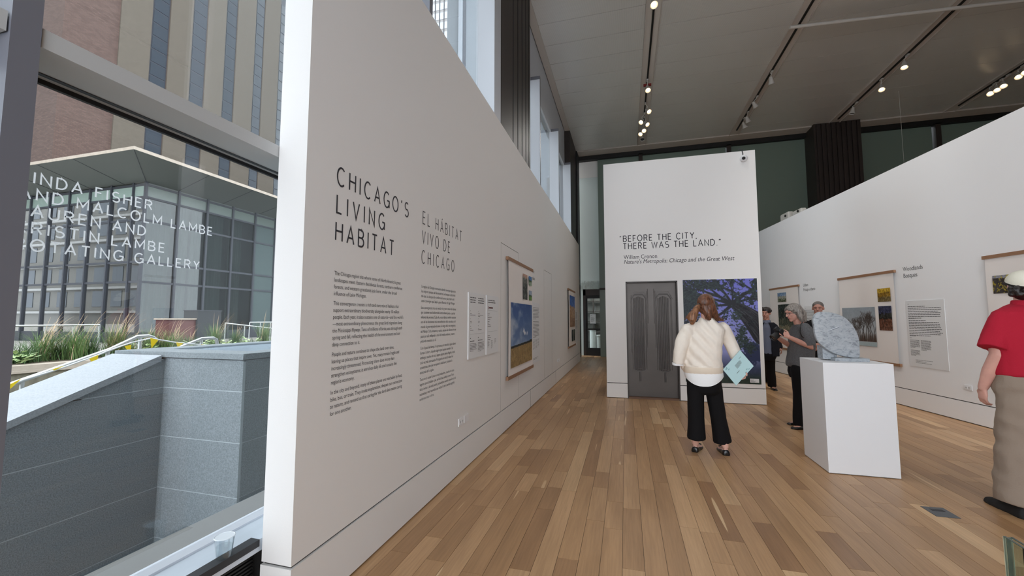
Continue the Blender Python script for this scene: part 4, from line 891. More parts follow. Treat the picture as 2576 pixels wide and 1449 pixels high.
for i in range(5):
    x_ = -1.0+i*.11; h_ = 1.1+.12*math.sin(i*2.1)
    t_ = thing('tool_figure', (x_, 17.9, 0), ['dark slender model nearest the spoked wheel post, far door, leftmost of the row', 'second dark slender model from the left behind the far door', 'middle dark slender model of five behind the far door', 'fourth dark slender model from the left behind the far door', 'rightmost dark slender model behind the far door'][i], 'model', 'slender models behind the far door')
    MB().lathe([(0, 0), (.05, 0), (.012, .04), (.012, h_*.6), (.035, h_*.7), (.02, h_*.8), (.04, h_*.9), (0, h_)], (x_, 17.9, 0), 8).build('figure', 'dark', t_, smooth=True)
sh_ = thing('studio_shelf', (-1.15, 18.5, 0), 'dark shelving at the back of the room behind the far door', 'shelf')
for k in range(5): MB().box(-1.95, -.35, 18.35, 18.7, .4+k*.45, .43+k*.45).build('shelf_board', 'bronze', sh_)
for x_ in (-1.95, -1.4, -.9, -.38): MB().box(x_, x_+.04, 18.35, 18.7, 0, 2.6).build('upright', 'bronze', sh_)
#PART3
# ================================================================ OUTSIDE
def speck(name, rgb, sc_=160, var=.3, rough=.7, attr=False):
    m = mat(name, rgb, rough, var=var, vscale=sc_); return m
MT['granite'] = speck('grey_granite', (132, 138, 142), 120, .35)
MT['granite_l'] = speck('light_granite', (164, 167, 172), 90, .14)
MT['concrete'] = mat('stained_concrete', (118, 112, 98), .85, var=.45, vscale=1.6, stretch=(2.5, 2.5, .8), bump=.2, bscale=20)
MT['conc_l'] = mat('pale_concrete_cap', (176, 162, 148), .85, var=.1)
MT['paving'] = mat('pale_paving', (168, 162, 154), .85, var=.1, vscale=3)
MT['brick'] = mat('brown_brick', (132, 106, 98), .85, var=.12, vscale=3)
t = MT['brick'].node_tree; b = t.nodes['Principled BSDF']; g = t.nodes.new('ShaderNodeNewGeometry'); br = t.nodes.new('ShaderNodeTexBrick'); mp = t.nodes.new('ShaderNodeMapping'); sp_ = t.nodes.new('ShaderNodeSeparateXYZ'); cb = t.nodes.new('ShaderNodeCombineXYZ')
t.links.new(g.outputs['Position'], sp_.inputs[0]); ad_ = t.nodes.new('ShaderNodeMath'); t.links.new(sp_.outputs['Y'], ad_.inputs[0]); t.links.new(sp_.outputs['X'], ad_.inputs[1]); t.links.new(ad_.outputs[0], cb.inputs['X']); t.links.new(sp_.outputs['Z'], cb.inputs['Y']); t.links.new(cb.outputs[0], br.inputs['Vector'])
br.inputs['Scale'].default_value = 1; br.inputs['Brick Width'].default_value = .30; br.inputs['Row Height'].default_value = .10; br.inputs['Mortar Size'].default_value = .012
br.inputs['Color1'].default_value = (*lin((104, 82, 74)), 1); br.inputs['Color2'].default_value = (*lin((88, 68, 61)), 1); br.inputs['Mortar'].default_value = (*lin((80, 66, 62)), 1)
t.links.new(br.outputs['Color'], b.inputs['Base Color'])
MT['ext_glass'] = mat('dark_window_glass', (62, 68, 76), .25, spec=.5)
MT['spandrel'] = mat('pale_green_spandrel', (112, 122, 116), .25, spec=.6)
MT['spandrel_l'] = mat('mint_spandrel', (158, 176, 168), .15, spec=.8)
MT['mull_d'] = mat('charcoal_mullion', (62, 64, 72), .5)
MT['curtain'] = mat('sheer_curtain', (140, 148, 142), .9)
MT['soffit'] = mat('grey_soffit_metal', (104, 108, 106), .5)
MT['pane_green'] = mat('grey_green_pane', (84, 96, 96), .2)

# ground, well
struct(MB().box(-120, -5.9, -60, 140, .1, .30).build('floor_plaza', 'paving'))
struct(MB().box(-5.9, -2.3, -12, 40, -1.3, -1.2).build('floor_well', 'granite'))
# granite parapet: sloping run + cross block, panels with joints
GX, GY, GT = -4.2, 2.879, 1.137
par = thing('granite_parapet', (-4.0, 2.2, -1.2), 'grey granite wall with a sloping pale coping just outside the window', 'wall')
def topz(y): return 0.728+(y-1.872)*(GT-0.03-0.728)/(2.84-1.872)
core = MB(); core.prism([(GX-.0015, -4, -1.2), (GX-.0015, GY+.015, -1.2), (GX-.0015, GY+.015, GT-.09), (GX-.0015, 2.80, GT-.09), (GX-.0015, -4, topz(-4)-.1)], (-.5, 0, 0)); core.box(-4.7, -3.2615, GY+.0015, 8.9, -1.2, GT-.07)
core.build('mortar_core', mat('pale_joint_filler', (186, 192, 194), .8), par)
zr = [-1.2, -.99, -.545, -.10, .362, .805, 1.25]
def clip_panel(y0, y1, z0, z1):
    P_ = [(y0, z0), (y1, z0), (y1, z1), (y0, z1)]; O_ = []; dd = lambda q: topz(q[0])-.05-q[1]
    for i_ in range(4):
        a_, b_ = P_[i_], P_[(i_+1) % 4]; da, db = dd(a_), dd(b_)
        if da >= 0: O_.append(a_)
        if da*db < 0: k_ = da/(da-db); O_.append((a_[0]+(b_[0]-a_[0])*k_, a_[1]+(b_[1]-a_[1])*k_))
    return O_ if len(O_) > 2 else None
j = .0035
for i in range(len(zr)-1):
    for (y0, y1) in ((-4, -1.4), (-1.4, .75), (.75, GY)):
        ps = clip_panel(y0+j, y1-j, zr[i]+j, zr[i+1]-j)
        if ps: MB().prism([(GX-.02, y_, z_) for y_, z_ in ps], (.02, 0, 0)).build('granite_panel', 'granite', par)
    z1 = min(zr[i+1], GT-.055)
    MB().box(GX-.02, -3.262, GY, GY+.02, zr[i]+j, z1-j).build('granite_panel', 'granite_p' if False else 'granite', par)
    for (y0, y1) in ((GY+.02, 4.6), (4.6, 6.4), (6.4, 8.9)): MB().box(-3.28, -3.26, y0+j, y1-j, zr[i]+j, z1-j).build('granite_panel', 'granite', par)
MB().prism([(-4.19, -4, topz(-4)-.055), (-4.19, 2.84, GT-.085), (-4.19, 2.84, GT-.03), (-4.19, -4, topz(-4))], (-.66, 0, 0)).build('coping', 'granite_l', par)
q = MB(); q.prism([(-4.19, 2.84, GT-.055), (-4.19, 2.84, GT-.0), (-4.85, 3.05, GT), (-4.85, 3.05, GT-.055)], (0, .1, 0))
q = MB(); q.prism([(-4.22, 2.86, GT-.05), (-3.245, 2.86, GT-.05), (-3.245, 3.16, GT-.05), (-4.85, 3.16, GT-.05), (-4.85, 2.86, GT-.05)], (0, 0, .05)); q.build('coping', 'granite', par)
MB().box(-3.245, -3.50, 3.163, 9, GT-.05, GT).build('coping', 'granite', par)
MB().box(-4.85, -4.55, 3.163, 9, GT-.05, GT).build('coping', 'granite', par)
MT['pool'] = mat('water_surface', (196, 210, 224), .08, bump=.5, bscale=25, spec=1.0)
MB().box(-4.55, -3.50, 3.16, 9, GT-.06, GT-.02).build('water_surface', 'pool', par)
# stained concrete retaining wall + planter
cw = thing('retaining_wall', (-13.6, 12, -1.2), 'stained concrete retaining wall below the planting outside', 'wall')
y = -6.
while y < 40:
    MB().box(-13.55, -13.9, y+.01, y+2.39, -1.2, .17).build('concrete_panel', 'concrete', cw)
    MB().box(-13.5, -13.95, y+.008, y+2.392, .18, .36).build('cap_stone', 'conc_l', cw); y += 2.4
MB().box(-13.6, -13.9, -6, 40, -1.2, .3).build('wall_core', 'gap', cw)
struct(MB().box(-13.6, -5.9, -12, 40, -1.32, -1.2).build('floor_canal', 'concrete'))
bpy.data.objects['floor_plaza'].location.x += 0
pz = bpy.data.objects['floor_plaza']; 
for v in pz.data.vertices:
    if v.co.x+pz.location.x > -6: v.co.x = -13.9-pz.location.x
MT['soil'] = mat('planting_soil', (84, 70, 56), .95, var=.3, vscale=8)
struct(MB().box(-15.9, -13.9, -6, 40, .3, .36).build('planting_bed', 'soil'))

# pavilion
pv = thing('glass_pavilion', (-26, 20, .3), 'two-storey dark glass pavilion with a wide grey canopy, outside the window', 'building')
PX, PY, PB, PT = -22.0, 13.75, .3, 7.85
MB().box(-34, PX-.6, PY+.6, 44, PB, 8.0).build('interior_core', mat('dark_interior', (66, 68, 72), .8), pv)
rows = [PB, .75, 3.18, 4.13, 6.15, 7.25, PT]
ys = [PY+1.5*k for k in range(0, 16)]; xs = [PX]+[PX-.77-1.52*k for k in range(0, 8)]
MT['pav_glass'] = glass_mat('pavilion_glass', (.52, .56, .56), 1.6); MT['pav_glass_r'] = glass_mat('pavilion_glass_reflective', (.55, .58, .60), 5.5)
for i in range(len(ys)-1):
    for k in range(1, len(rows)-1):
        mt_ = 'spandrel' if k == 5 else ('pane_green' if i >= 4 else 'pav_glass')
        MB().box(PX-.03, PX-.01, ys[i]+.05, ys[i+1]-.05, rows[k]+.05, rows[k+1]-.05).build('glass_pane' if k < 5 else 'spandrel_panel', mt_, pv)
for i in range(len(xs)-1):
    for k in range(1, len(rows)-1):
        MB().box(xs[i+1]+.04, xs[i]-.04, PY+.01, PY+.03, rows[k]+.05, rows[k+1]-.05).build('glass_pane' if k < 5 else 'spandrel_panel', 'spandrel_l' if k == 5 else 'pav_glass_r', pv)
for y_ in ys: MB().box(PX-.06, PX+.07, y_-.05, y_+.05, PB, PT+.3).build('mullion', 'mull_d', pv)
for x_ in xs[1:]: MB().box(x_-.045, x_+.045, PY-.07, PY+.05, PB, PT+.3).build('mullion', 'mull_d', pv)
for z_ in rows[1:]:
    MB().box(PX-.05, PX+.03, PY, 36.2, z_-.05, z_+.05).build('transom', 'mull_d', pv); MB().box(xs[-1], PX, PY-.03, PY+.05, z_-.05, z_+.05).build('transom', 'mull_d', pv)
MB().box(-34, PX+.02, PY-.02, 36.2, PB, PB+.4).build('plinth', 'mull_d', pv)
MB().box(-34, PX, PY+.1, 36, PT, PT+.5).build('fascia', 'soffit', pv)
# canopy: soffit rises outwards
c0x, c0y, cz1 = -19.15, 11.45, 8.32
q = MB(); q.add([(PX, PY, PT+.12), (PX, 40, PT+.12), (c0x, 40, cz1), (c0x, c0y, cz1), (-38, c0y, cz1), (-38, PY, PT+.12)], [(0, 3, 2, 1)[::-1], (0, 5, 4, 3)[::-1]])
q.build('soffit', 'soffit', pv)
MB().box(-38, c0x, c0y, 40, cz1+.005, cz1+.14).build('canopy_edge', 'conc_l', pv)
for k in range(7):
    y_ = PY+2.4*(k+.6); MB().prism([(PX, y_, PT+.105), (c0x, y_-.6, cz1-.01), (c0x, y_-.58, cz1-.01), (PX, y_+.02, PT+.105)], (0, 0, .01)).build('soffit_joint', 'mull_d', pv)
for k in range(5):
    x_ = PX-2.4*(k+.6); MB().prism([(x_, PY, PT+.105), (x_+.6, c0y, cz1-.01), (x_+.58, c0y, cz1-.01), (x_-.02, PY, PT+.105)], (0, 0, .01)).build('soffit_joint', 'mull_d', pv)
MB().prism([(PX-.02, PY, PT+.105), (c0x-.02, c0y, cz1-.01), (c0x+.01, c0y, cz1-.01), (PX+.01, PY, PT+.105)], (0, 0, .01)).build('soffit_joint', 'mull_d', pv)
# curtains behind the glass
def drape(U0, Ud, L, nfold, label):
    t_ = []
    n = int(L/.03)
    for i in range(n+1):
        u_ = i*L/n; dd = .05*math.sin(u_*nfold*2*PI/L)+.02*math.sin(u_*23.7); t_.append(U0+Ud*u_+Vector((-Ud.y, Ud.x, 0))*dd)
    V = [Vector((p.x, p.y, .5)) for p in t_]+[Vector((p.x, p.y, 7.2)) for p in t_]
    F = [(i, i+1, n+2+i, n+1+i) for i in range(n)]
    meshfrom('curtain', V, F, 'curtain', pv, True)
for (y0, L, nf, lb) in ((PY+.15, 1.25, 5, 'grey sheer curtain in the first bay right of the pavilion corner'), (PY+1.75, .55, 3, 'narrow grey curtain in the second bay of the pavilion'), (PY+2.45, .5, 3, 'pale curtain at the right of the second pavilion bay'),
    (PY+3.2, 1.0, 6, 'pale curtain filling the third pavilion bay'), (PY+4.6, .8, 5, 'pale curtain in the fourth pavilion bay')):
    drape(Vector((PX-.35, y0, 0)), Vector((0, 1, 0)), L, nf, lb)
for (x0, L, nf, lb) in ((PX-1.6, .9, 4, 'grey curtain just left of the pavilion corner'), (PX-3.2, .75, 4, 'bright white curtain left of the pavilion corner')):
    drape(Vector((x0-L, PY+.35, 0)), Vector((1, 0, 0)), L, nf, lb)
# service counters in front
q = thing('service_counter', (-17.9, 12.5, .3), 'low dark red serving counter in front of the pavilion', 'counter')
MB().box(-18.3, -17.7, 12.1, 13.4, .3, 1.40).build('counter_body', mat('oxblood', (92, 52, 50), .6), q); MB().box(-18.35, -17.65, 12.05, 13.45, 1.40, 1.46).build('counter_top', 'conc_l', q)
q = thing('dark_cabinet', (-17.9, 13.8, .3), 'tall dark grey cabinet in front of the pavilion curtains', 'cabinet')
MB().box(-18.4, -17.6, 13.25, 14.3, .3, 1.78).build('cabinet_body', 'dark', q); MB().box(-18.42, -17.58, 13.23, 14.32, 1.78, 1.81).build('cabinet_top', 'mull_d', q)

# brick tower behind
bt = thing('brick_tower', (-46, 40, 0), 'tall brown brick tower with columns of dark windows behind the pavilion', 'building')
TXF = -40.
MB().box(-62, TXF, 18.9, 75, 0, 75).build('brick_wall', 'brick', bt)
strips = [(24.6, 25.95), (28.0, 29.35), (31.3, 32.5), (34.75, 35.85), (38.05, 39.2), (41.4, 42.5)]
MT['pil'] = mat('brick_pier_veiled', (98, 89, 79), .85, var=.08, vscale=5)  # brown brick with the window's reflection veil mixed into its colour
for i in range(len(strips)-1): MB().box(TXF, TXF+.12, strips[i][1]+.05, strips[i+1][0]-.05, 0, 75).build('brick_pier', 'pil', bt)
MB().box(TXF, TXF+.10, 22.3, strips[0][0]-.05, 0, 75).build('brick_pier', 'pil', bt)
for (y0, y1) in strips:
    MB().box(TXF, TXF+.03, y0, y1, 0, 75).build('window_strip', 'mull_d', bt)
    for k in range(25):
        z0 = 9.5+k*1.22
        MB().box(TXF+.03, TXF+.06, y0+.08, y1-.08, z0+.05, z0+1.14).build('window_pane', 'ext_glass', bt)
# grey tower and pale high-rise seen over the partition
q = thing('grey_tower', (-9, 45, 0), 'plain grey concrete building seen through the high windows', 'building')
MB().box(-14.0, -4, 30, 60, 0, 85).build('concrete_wall', mat('grey_tower_face', (128, 134, 140), .8, var=.05, vscale=.3), q)
MB().box(-12.9, -12.55, 29.8, 30, 0, 85).build('wall_rib', mat('grey_rib', (164, 170, 178), .7), q); MB().box(-12.5, -12.3, 29.9, 30, 0, 85).build('wall_groove', 'mull_d', q)
q = thing('pale_high_rise', (-62, 115, 0), 'pale high-rise with a dark grid of lines seen through the high windows', 'building')
MB().box(-74, -49.5, 110, 140, 0, 108).build('tower_wall', mat('pale_tower', (168, 164, 162), .8), q)
for r_i in range(9):
    for c_i in range(6): MB().box(-50.9-c_i*1.5-1.35, -50.9-c_i*1.5, 109.9, 110, 78+r_i*3.2, 80.2+r_i*3.2).build('window_pane', mat('pale_pane', (198, 200, 206), .2) if (r_i, c_i) == (0, 0) else bpy.data.materials['pale_pane'], q)
for c_i in range(7): MB().box(-50.95-c_i*1.5, -50.8-c_i*1.5, 109.7, 109.9, 0, 108).build('vertical_fin', 'mull_d', q)
# apartment block to the south, seen only mirrored in the pavilion glass
q = thing('apartment_block', (-90, -34, 0), 'pale apartment block mirrored in the pavilion glass, left of its corner', 'building')
MB().box(-155, -36, -44, -34, 0, 95).build('block_wall', mat('pale_render', (120, 117, 112), .8), q)
pm_ = mat('pale_band', (165, 163, 160), .8)
for r_i in range(14):
    for c_i in range(20):
        MB().box(-153+c_i*5.8, -149.8+c_i*5.8, -34, -33.9, 4+r_i*5.2, 7.4+r_i*5.2).build('window_pane', 'ext_glass', q)
    MB().box(-155, -36, -34, -33.4, 2.6+r_i*5.2, 3.1+r_i*5.2).build('floor_band', pm_, q)

# handrails outside
def rail(name, pts, posts, r, label, zbase, group=None):
    t_ = thing(name, (pts[0].x, pts[0].y, zbase), label, 'handrail', group)
    MB().tube(pts, r, 10).build('rail', 'steel', t_, smooth=True)
    for p in posts: MB().tube([p, Vector((p.x, p.y, zbase))], r*.8, 8).build('post', 'steel', t_, smooth=True)
RX = -6.0
pts = [onx(RX, *p) for p in ((-60, 1000), (25, 968), (56, 957), (275, 880), (345, 847), (372, 845), (385, 849), (395, 857))]
rail('handrail', pts, [onx(RX, 56, 958), onx(RX, 271, 884), onx(RX, 353, 849)], .024, 'sloping steel handrail with a rope of yellow pennants, outside the window', -1.2)
pts = [onx(RX, *p) for p in ((440, 884), (455, 873), (507, 852), (536, 850), (544, 854), (547, 870))]
rail('handrail', pts, [onx(RX, 507, 853)], .024, 'short curved steel handrail end above the granite block', -1.2)
def frail(px0, py0, px1, py1, X, label, mid=None):
    A_, B_ = onx(X, px0, py0), onx(X, px1, py1); B_.z = A_.z if abs(B_.z-A_.z) < .25 else B_.z
    n = 3; rail('handrail', [A_, B_], [A_+(B_-A_)*k/n for k in range(n+1)], .028, label, .3)
frail(36, 820, 250, 823, -15.4, 'level steel guard rail behind the tall grasses at the far left')
frail(567, 813, 700, 828, -15.3, 'pale steel guard rail right of the dark cabinet outside')
frail(628, 811, 705, 813, -16.6, 'farther steel guard rail beside the partition edge outside')
# pennants on a rope
rope = [onx(RX+.05, *p) for p in ((-20, 985), (30, 967), (60, 955), (135, 932), (165, 922), (247, 893), (270, 883), (330, 862), (379, 851), (445, 862), (505, 867), (560, 871))]
bn = thing('pennant_rope', rope[0], 'white rope of yellow triangular pennants along the handrail', 'pennants')
MB().tube(rope, .008, 6).build('rope', 'plastic_w', bn, smooth=True)
MT['yellow'] = mat('yellow_vinyl', (250, 214, 30), .5)
for tri in (((22, 968), (54, 952), (26, 978)), ((132, 929), (162, 920), (136, 932)), ((224, 903), (247, 893), (242, 923)), ((313, 871), (330, 867), (327, 890)), ((378, 850), (398, 855), (381, 876)), ((443, 861), (461, 863), (447, 875)), ((505, 866), (522, 868), (512, 872))):
    P = [onx(RX+.055, *p) for p in tri]; MB().prism(P, (.004, 0, 0)).build('pennant', 'yellow', bn)
# grasses and hostas
MT['grass'] = mat('grass_blade', (96, 122, 66), .7, var=.3, vscale=4); MT['grass_d'] = mat('grass_blade_dark', (70, 98, 54), .7, var=.3, vscale=4)
MT['plume'] = mat('tan_seed_plume', (186, 158, 126), .8); MT['hosta'] = mat('hosta_leaf', (176, 196, 140), .6, var=.25, vscale=30)
def clump(x_, y_, zb, hgt, rad, n, mt_, plumes, label, seed):
    rg = random.Random(seed); t_ = thing('ornamental_grass', (x_, y_, zb), label, 'plant', 'ornamental grasses in the planting bed'); q = MB()
    def blade(q, h_, lean, a0, w_, x0, y0):
        P = []; k = 5
        for i in range(k+1):
            s_ = i/k; rr_ = lean*s_**1.8; P.append(Vector((x0+math.cos(a0)*rr_, y0+math.sin(a0)*rr_, zb+h_*(s_-.25*lean*s_**3/max(h_, .1)))))
        sd_ = Vector((-math.sin(a0), math.cos(a0), 0)); V = []
        for i, p in enumerate(P): ww_ = w_*(1-i/k)+.001; V += [p-sd_*ww_, p+sd_*ww_]
        q.add(V, [(2*i, 2*i+1, 2*i+3, 2*i+2) for i in range(k)])
    for k in range(n): blade(q, hgt*rg.uniform(.55, 1.0), rad*rg.uniform(.3, 1.5), rg.uniform(0, 2*PI), .007, x_+rg.gauss(0, rad*.25), y_+rg.gauss(0, rad*.25))
    q.build('foliage', mt_, t_)
    if plumes:
        q = MB()
        for k in range(plumes):
            a0 = rg.uniform(-.6, .9)+PI/2; blade(q, hgt*rg.uniform(1.1, 1.45), rad*rg.uniform(.8, 2.2), a0, .008, x_+rg.gauss(0, rad*.2), y_+rg.gauss(0, rad*.2))
        q.build('seed_plumes', 'plume', t_)
# measured positions along the bed (left to right in the photo)
CL = [(60, 895, .62, .40, 0, 'green'), (105, 900, .85, .45, 26, 'tan'), (150, 900, .70, .45, 10, 'dark'), (190, 885, .95, .42, 8, 'tall'), (225, 890, .75, .42, 6, 'x'), (285, 885, .98, .42, 24, 'y'), (318, 880, .6, .4, 6, 'z'),
      (372, 872, .78, .4, 12, 'a'), (398, 872, .55, .38, 10, 'b'), (432, 866, .75, .36, 14, 'c'), (475, 868, .55, .3, 5, 'd'), (540, 862, .90, .36, 12, 'e'), (592, 858, .72, .3, 8, 'f'), (664, 856, .95, .36, 6, 'g')]
LB = ['grass clump farthest left in the bed, against the window post', 'grass clump with many tan plumes, second from the left', 'dark low grass clump, third from the left in the bed', 'tall upright grass in front of the white curtain', 'grass clump right of the tall one by the white curtain', 'tall grass with tan plumes under the pavilion corner', 'low grass clump right of the pavilion corner',
      'grass clump left of the red counter', 'low grass in front of the red counter, left part', 'grass with pinkish plumes in front of the red counter', 'small grass in front of the dark cabinet', 'tall pale grass at the right side of the dark cabinet', 'upright grass between the two guard rails', 'bushy grass by the edge of the white partition']
for i, (px, py, h_, rad, pl, _) in enumerate(CL):
    p = onx(-14.3-.25*(i % 3), px, py+12); clump(p.x, p.y, .34, h_*1.15, rad, 190, 'grass' if i % 2 else 'grass_d', pl, LB[i], 100+i)
for i, (px, lb) in enumerate(((40, 'white-edged leafy plant beside the window post'), (362, 'pale variegated plant left of the short handrail'), (490, 'pale variegated plant behind the short handrail'), (562, 'pale variegated plant right of the short handrail'), (625, 'wide pale variegated plant below the far guard rails'))):
    p = onx(-14.0, px, 868); rg = random.Random(500+i); q = MB(); t_ = thing('hosta', (p.x, p.y, .34), lb, 'plant', 'variegated hostas in the planting bed')
    for k in range(70):
        a0 = rg.uniform(0, 2*PI); L = rg.uniform(.12, .34); el = rg.uniform(.2, 1.2); c_ = Vector((p.x+math.cos(a0)*L, p.y+math.sin(a0)*L*1.4, .36+L*el)); u_ = Vector((math.cos(a0), math.sin(a0), .3)); s_ = Vector((-math.sin(a0), math.cos(a0), 0))
        q.add([c_-u_*.09, c_+s_*.045, c_+u_*.09, c_-s_*.045], [(0, 1, 2, 3)])
    q.build('leaves', 'hosta', t_)
# low shrub layer filling the bed
q = MB(); rg = random.Random(9)
for k in range(5200):
    y_ = rg.uniform(-2, 24); x_ = rg.uniform(-15.8, -14.15); h_ = rg.uniform(.08, .34); a0 = rg.uniform(0, 6.28)
    q.add([(x_-.012*math.sin(a0), y_+.012*math.cos(a0), .34), (x_+.012*math.sin(a0), y_-.012*math.cos(a0), .34), (x_+math.cos(a0)*.14, y_+math.sin(a0)*.14, .34+h_)], [(0, 1, 2)])
tag(q.build('groundcover', 'grass_d'), 'low green groundcover between the grass clumps in the planting bed', 'groundcover', kind='stuff')
#PART4
# ================================================================ PEOPLE
def EMB(): return MB()
def ringv(c, s_, f_, a_, b_, n=18, p=2.0, dz=None):
    R_ = []
    for k in range(n):
        t_ = 2*PI*k/n; cx_ = math.cos(t_); sy = math.sin(t_)
        q = Vector(c)+s_*(a_*math.copysign(abs(cx_)**(2/p), cx_))+f_*(b_*math.copysign(abs(sy)**(2/p), sy))
        if dz: q.z += dz(cx_, sy)
        R_.append(q)
    return R_
def limb(mb, pts, rads, n=14, caps_=True, flat=False):
    if flat:   # rounded start, flat cut hem at the end
        pts = [Vector(p) for p in pts]; rads = list(rads); d0 = (pts[0]-pts[1]).normalized(); r0 = rads[0]
        mb.tube([pts[0]+d0*r0*.9, pts[0]+d0*r0*.6]+pts, [r0*.35, r0*.8]+rads, n); return
    pts = [Vector(p) for p in pts]; rads = list(rads)
    if caps_:
        d0 = (pts[0]-pts[1]).normalized(); d1 = (pts[-1]-pts[-2]).normalized(); r0, r1 = rads[0], rads[-1]
        pts = [pts[0]+d0*r0*.9, pts[0]+d0*r0*.6]+pts+[pts[-1]+d1*r1*.6, pts[-1]+d1*r1*.9]; rads = [r0*.35, r0*.8]+rads+[r1*.8, r1*.35]
    mb.tube(pts, rads, n)
def ball(mb, c, s_, f_, u_, rx, ry, rz, n=14):
    R_ = []
    for i in range(1, n):
        th = PI*i/n; R_.append([Vector(c)+u_*(rz*math.cos(th))+s_*(rx*math.sin(th)*math.cos(2*PI*k/18))+f_*(ry*math.sin(th)*math.sin(2*PI*k/18)) for k in range(18)])
    mb.rings(R_)
def remesh(mb, name, m, parent, vox, smooth=4, disp=None, pre=None):
    me = bpy.data.meshes.new('tmp'); me.from_pydata([tuple(v) for v in mb.v], [], mb.f); me.update()
    bm_ = bmesh.new(); bm_.from_mesh(me); bmesh.ops.recalc_face_normals(bm_, faces=bm_.faces); bm_.to_mesh(me); bm_.free()
    o = bpy.data.objects.new('tmp', me); COL.objects.link(o)
    r_ = o.modifiers.new('r', 'REMESH'); r_.mode = 'VOXEL'; r_.voxel_size = vox
    if smooth: sm = o.modifiers.new('s', 'SMOOTH'); sm.factor = .5; sm.iterations = smooth
    dg = bpy.context.evaluated_depsgraph_get(); dg.update(); m2_ = bpy.data.meshes.new_from_object(o.evaluated_get(dg)); bpy.data.objects.remove(o)
    n = len(m2_.vertices); V = np.empty(n*3); m2_.vertices.foreach_get('co', V); V = V.reshape(-1, 3)
    if disp:
        Nn = np.empty(n*3); m2_.vertices.foreach_get('normal', Nn); Nn = Nn.reshape(-1, 3); V = V+Nn*np.array([disp(Vector(v)) for v in V])[:, None]
    o0 = ORG[parent.name]; V = V-np.array(o0); m2_.vertices.foreach_set('co', V.ravel()); m2_.update()
    m2_.polygons.foreach_set('use_smooth', [True]*len(m2_.polygons)); m2_.materials.clear(); m2_.materials.append(m if not isinstance(m, str) else MT[m])
    m2_.name = name; ob = bpy.data.objects.new(name, m2_); COL.objects.link(ob); ob.parent = parent; ORG[ob.name] = o0; return ob
def folds(amp, sc_, st=(1, 1, .45), seed=0.0):
    def f(v): return amp*mnoise.noise(Vector((v.x*sc_*st[0]+seed, v.y*sc_*st[1], v.z*sc_*st[2])))+amp*.4*mnoise.noise(Vector((v.x*sc_*2.3+seed, v.y*sc_*2.3, v.z*sc_*1.4)))
    return f
def head(mb, C_, f_, u_, s=1.0):
    f_ = f_.normalized(); u_ = (u_-f_*u_.dot(f_)).normalized(); r_ = f_.cross(u_)
    ball(mb, C_+u_*.028*s-f_*.012*s, r_, f_, u_, .076*s, .096*s, .088*s)
    ball(mb, C_-u_*.035*s+f_*.018*s, r_, f_, u_, .060*s, .074*s, .078*s)
    ball(mb, C_-u_*.094*s+f_*.066*s, r_, f_, u_, .026*s, .022*s, .02*s, 10)
    limb(mb, [C_+u_*.022*s+f_*.084*s, C_-u_*.002*s+f_*.098*s, C_-u_*.022*s+f_*.107*s], [.009*s, .011*s, .014*s], 10)
    limb(mb, [C_+u_*.03*s+f_*.079*s-r_*.045*s, C_+u_*.034*s+f_*.087*s, C_+u_*.03*s+f_*.079*s+r_*.045*s], [.010*s]*3, 8)
    for k in (-1, 1):
        ball(mb, C_-u_*.002*s-f_*.006*s+r_*k*.077*s, r_, f_, u_, .010*s, .018*s, .031*s, 10)
        ball(mb, C_-u_*.022*s+f_*.062*s+r_*k*.034*s, r_, f_, u_, .022*s, .02*s, .018*s, 10)
    limb(mb, [C_-u_*.055*s+f_*.083*s-r_*.018*s, C_-u_*.055*s+f_*.088*s, C_-u_*.055*s+f_*.083*s+r_*.018*s], [.009*s]*3, 8)
    return f_, u_, r_
def face_parts(par_, C_, f_, u_, r_, s, iris, brow_m, lip_m):
    for k in (-1, 1):
        c_ = C_+u_*.010*s+f_*.079*s+r_*k*.030*s
        e_ = EMB(); ball(e_, c_, r_, f_, u_, .0125*s, .0105*s, .0058*s, 10); eo = e_.build('eye', 'eye_w', par_, True)
        e_ = EMB(); ball(e_, c_+f_*.0075*s, r_, f_, u_, .0055*s, .005*s, .0055*s, 8); e_.build('iris', iris, eo, True)
        e_ = EMB(); limb(e_, [c_+u_*.019*s-r_*k*.014*s+f_*.006*s, c_+u_*.023*s+f_*.008*s, c_+u_*.019*s+r_*k*.016*s+f_*.001*s], [.0028*s, .0035*s, .002*s], 8); e_.build('eyebrow', brow_m, par_, True)
    e_ = EMB(); limb(e_, [C_-u_*.052*s+f_*.0875*s-r_*.021*s, C_-u_*.051*s+f_*.095*s, C_-u_*.052*s+f_*.0875*s+r_*.021*s], [.0022*s, .005*s, .0022*s], 8)
    limb(e_, [C_-u_*.060*s+f_*.087*s-r_*.016*s, C_-u_*.061*s+f_*.093*s, C_-u_*.060*s+f_*.087*s+r_*.016*s], [.002*s, .005*s, .002*s], 8); e_.build('lips', lip_m, par_, True)
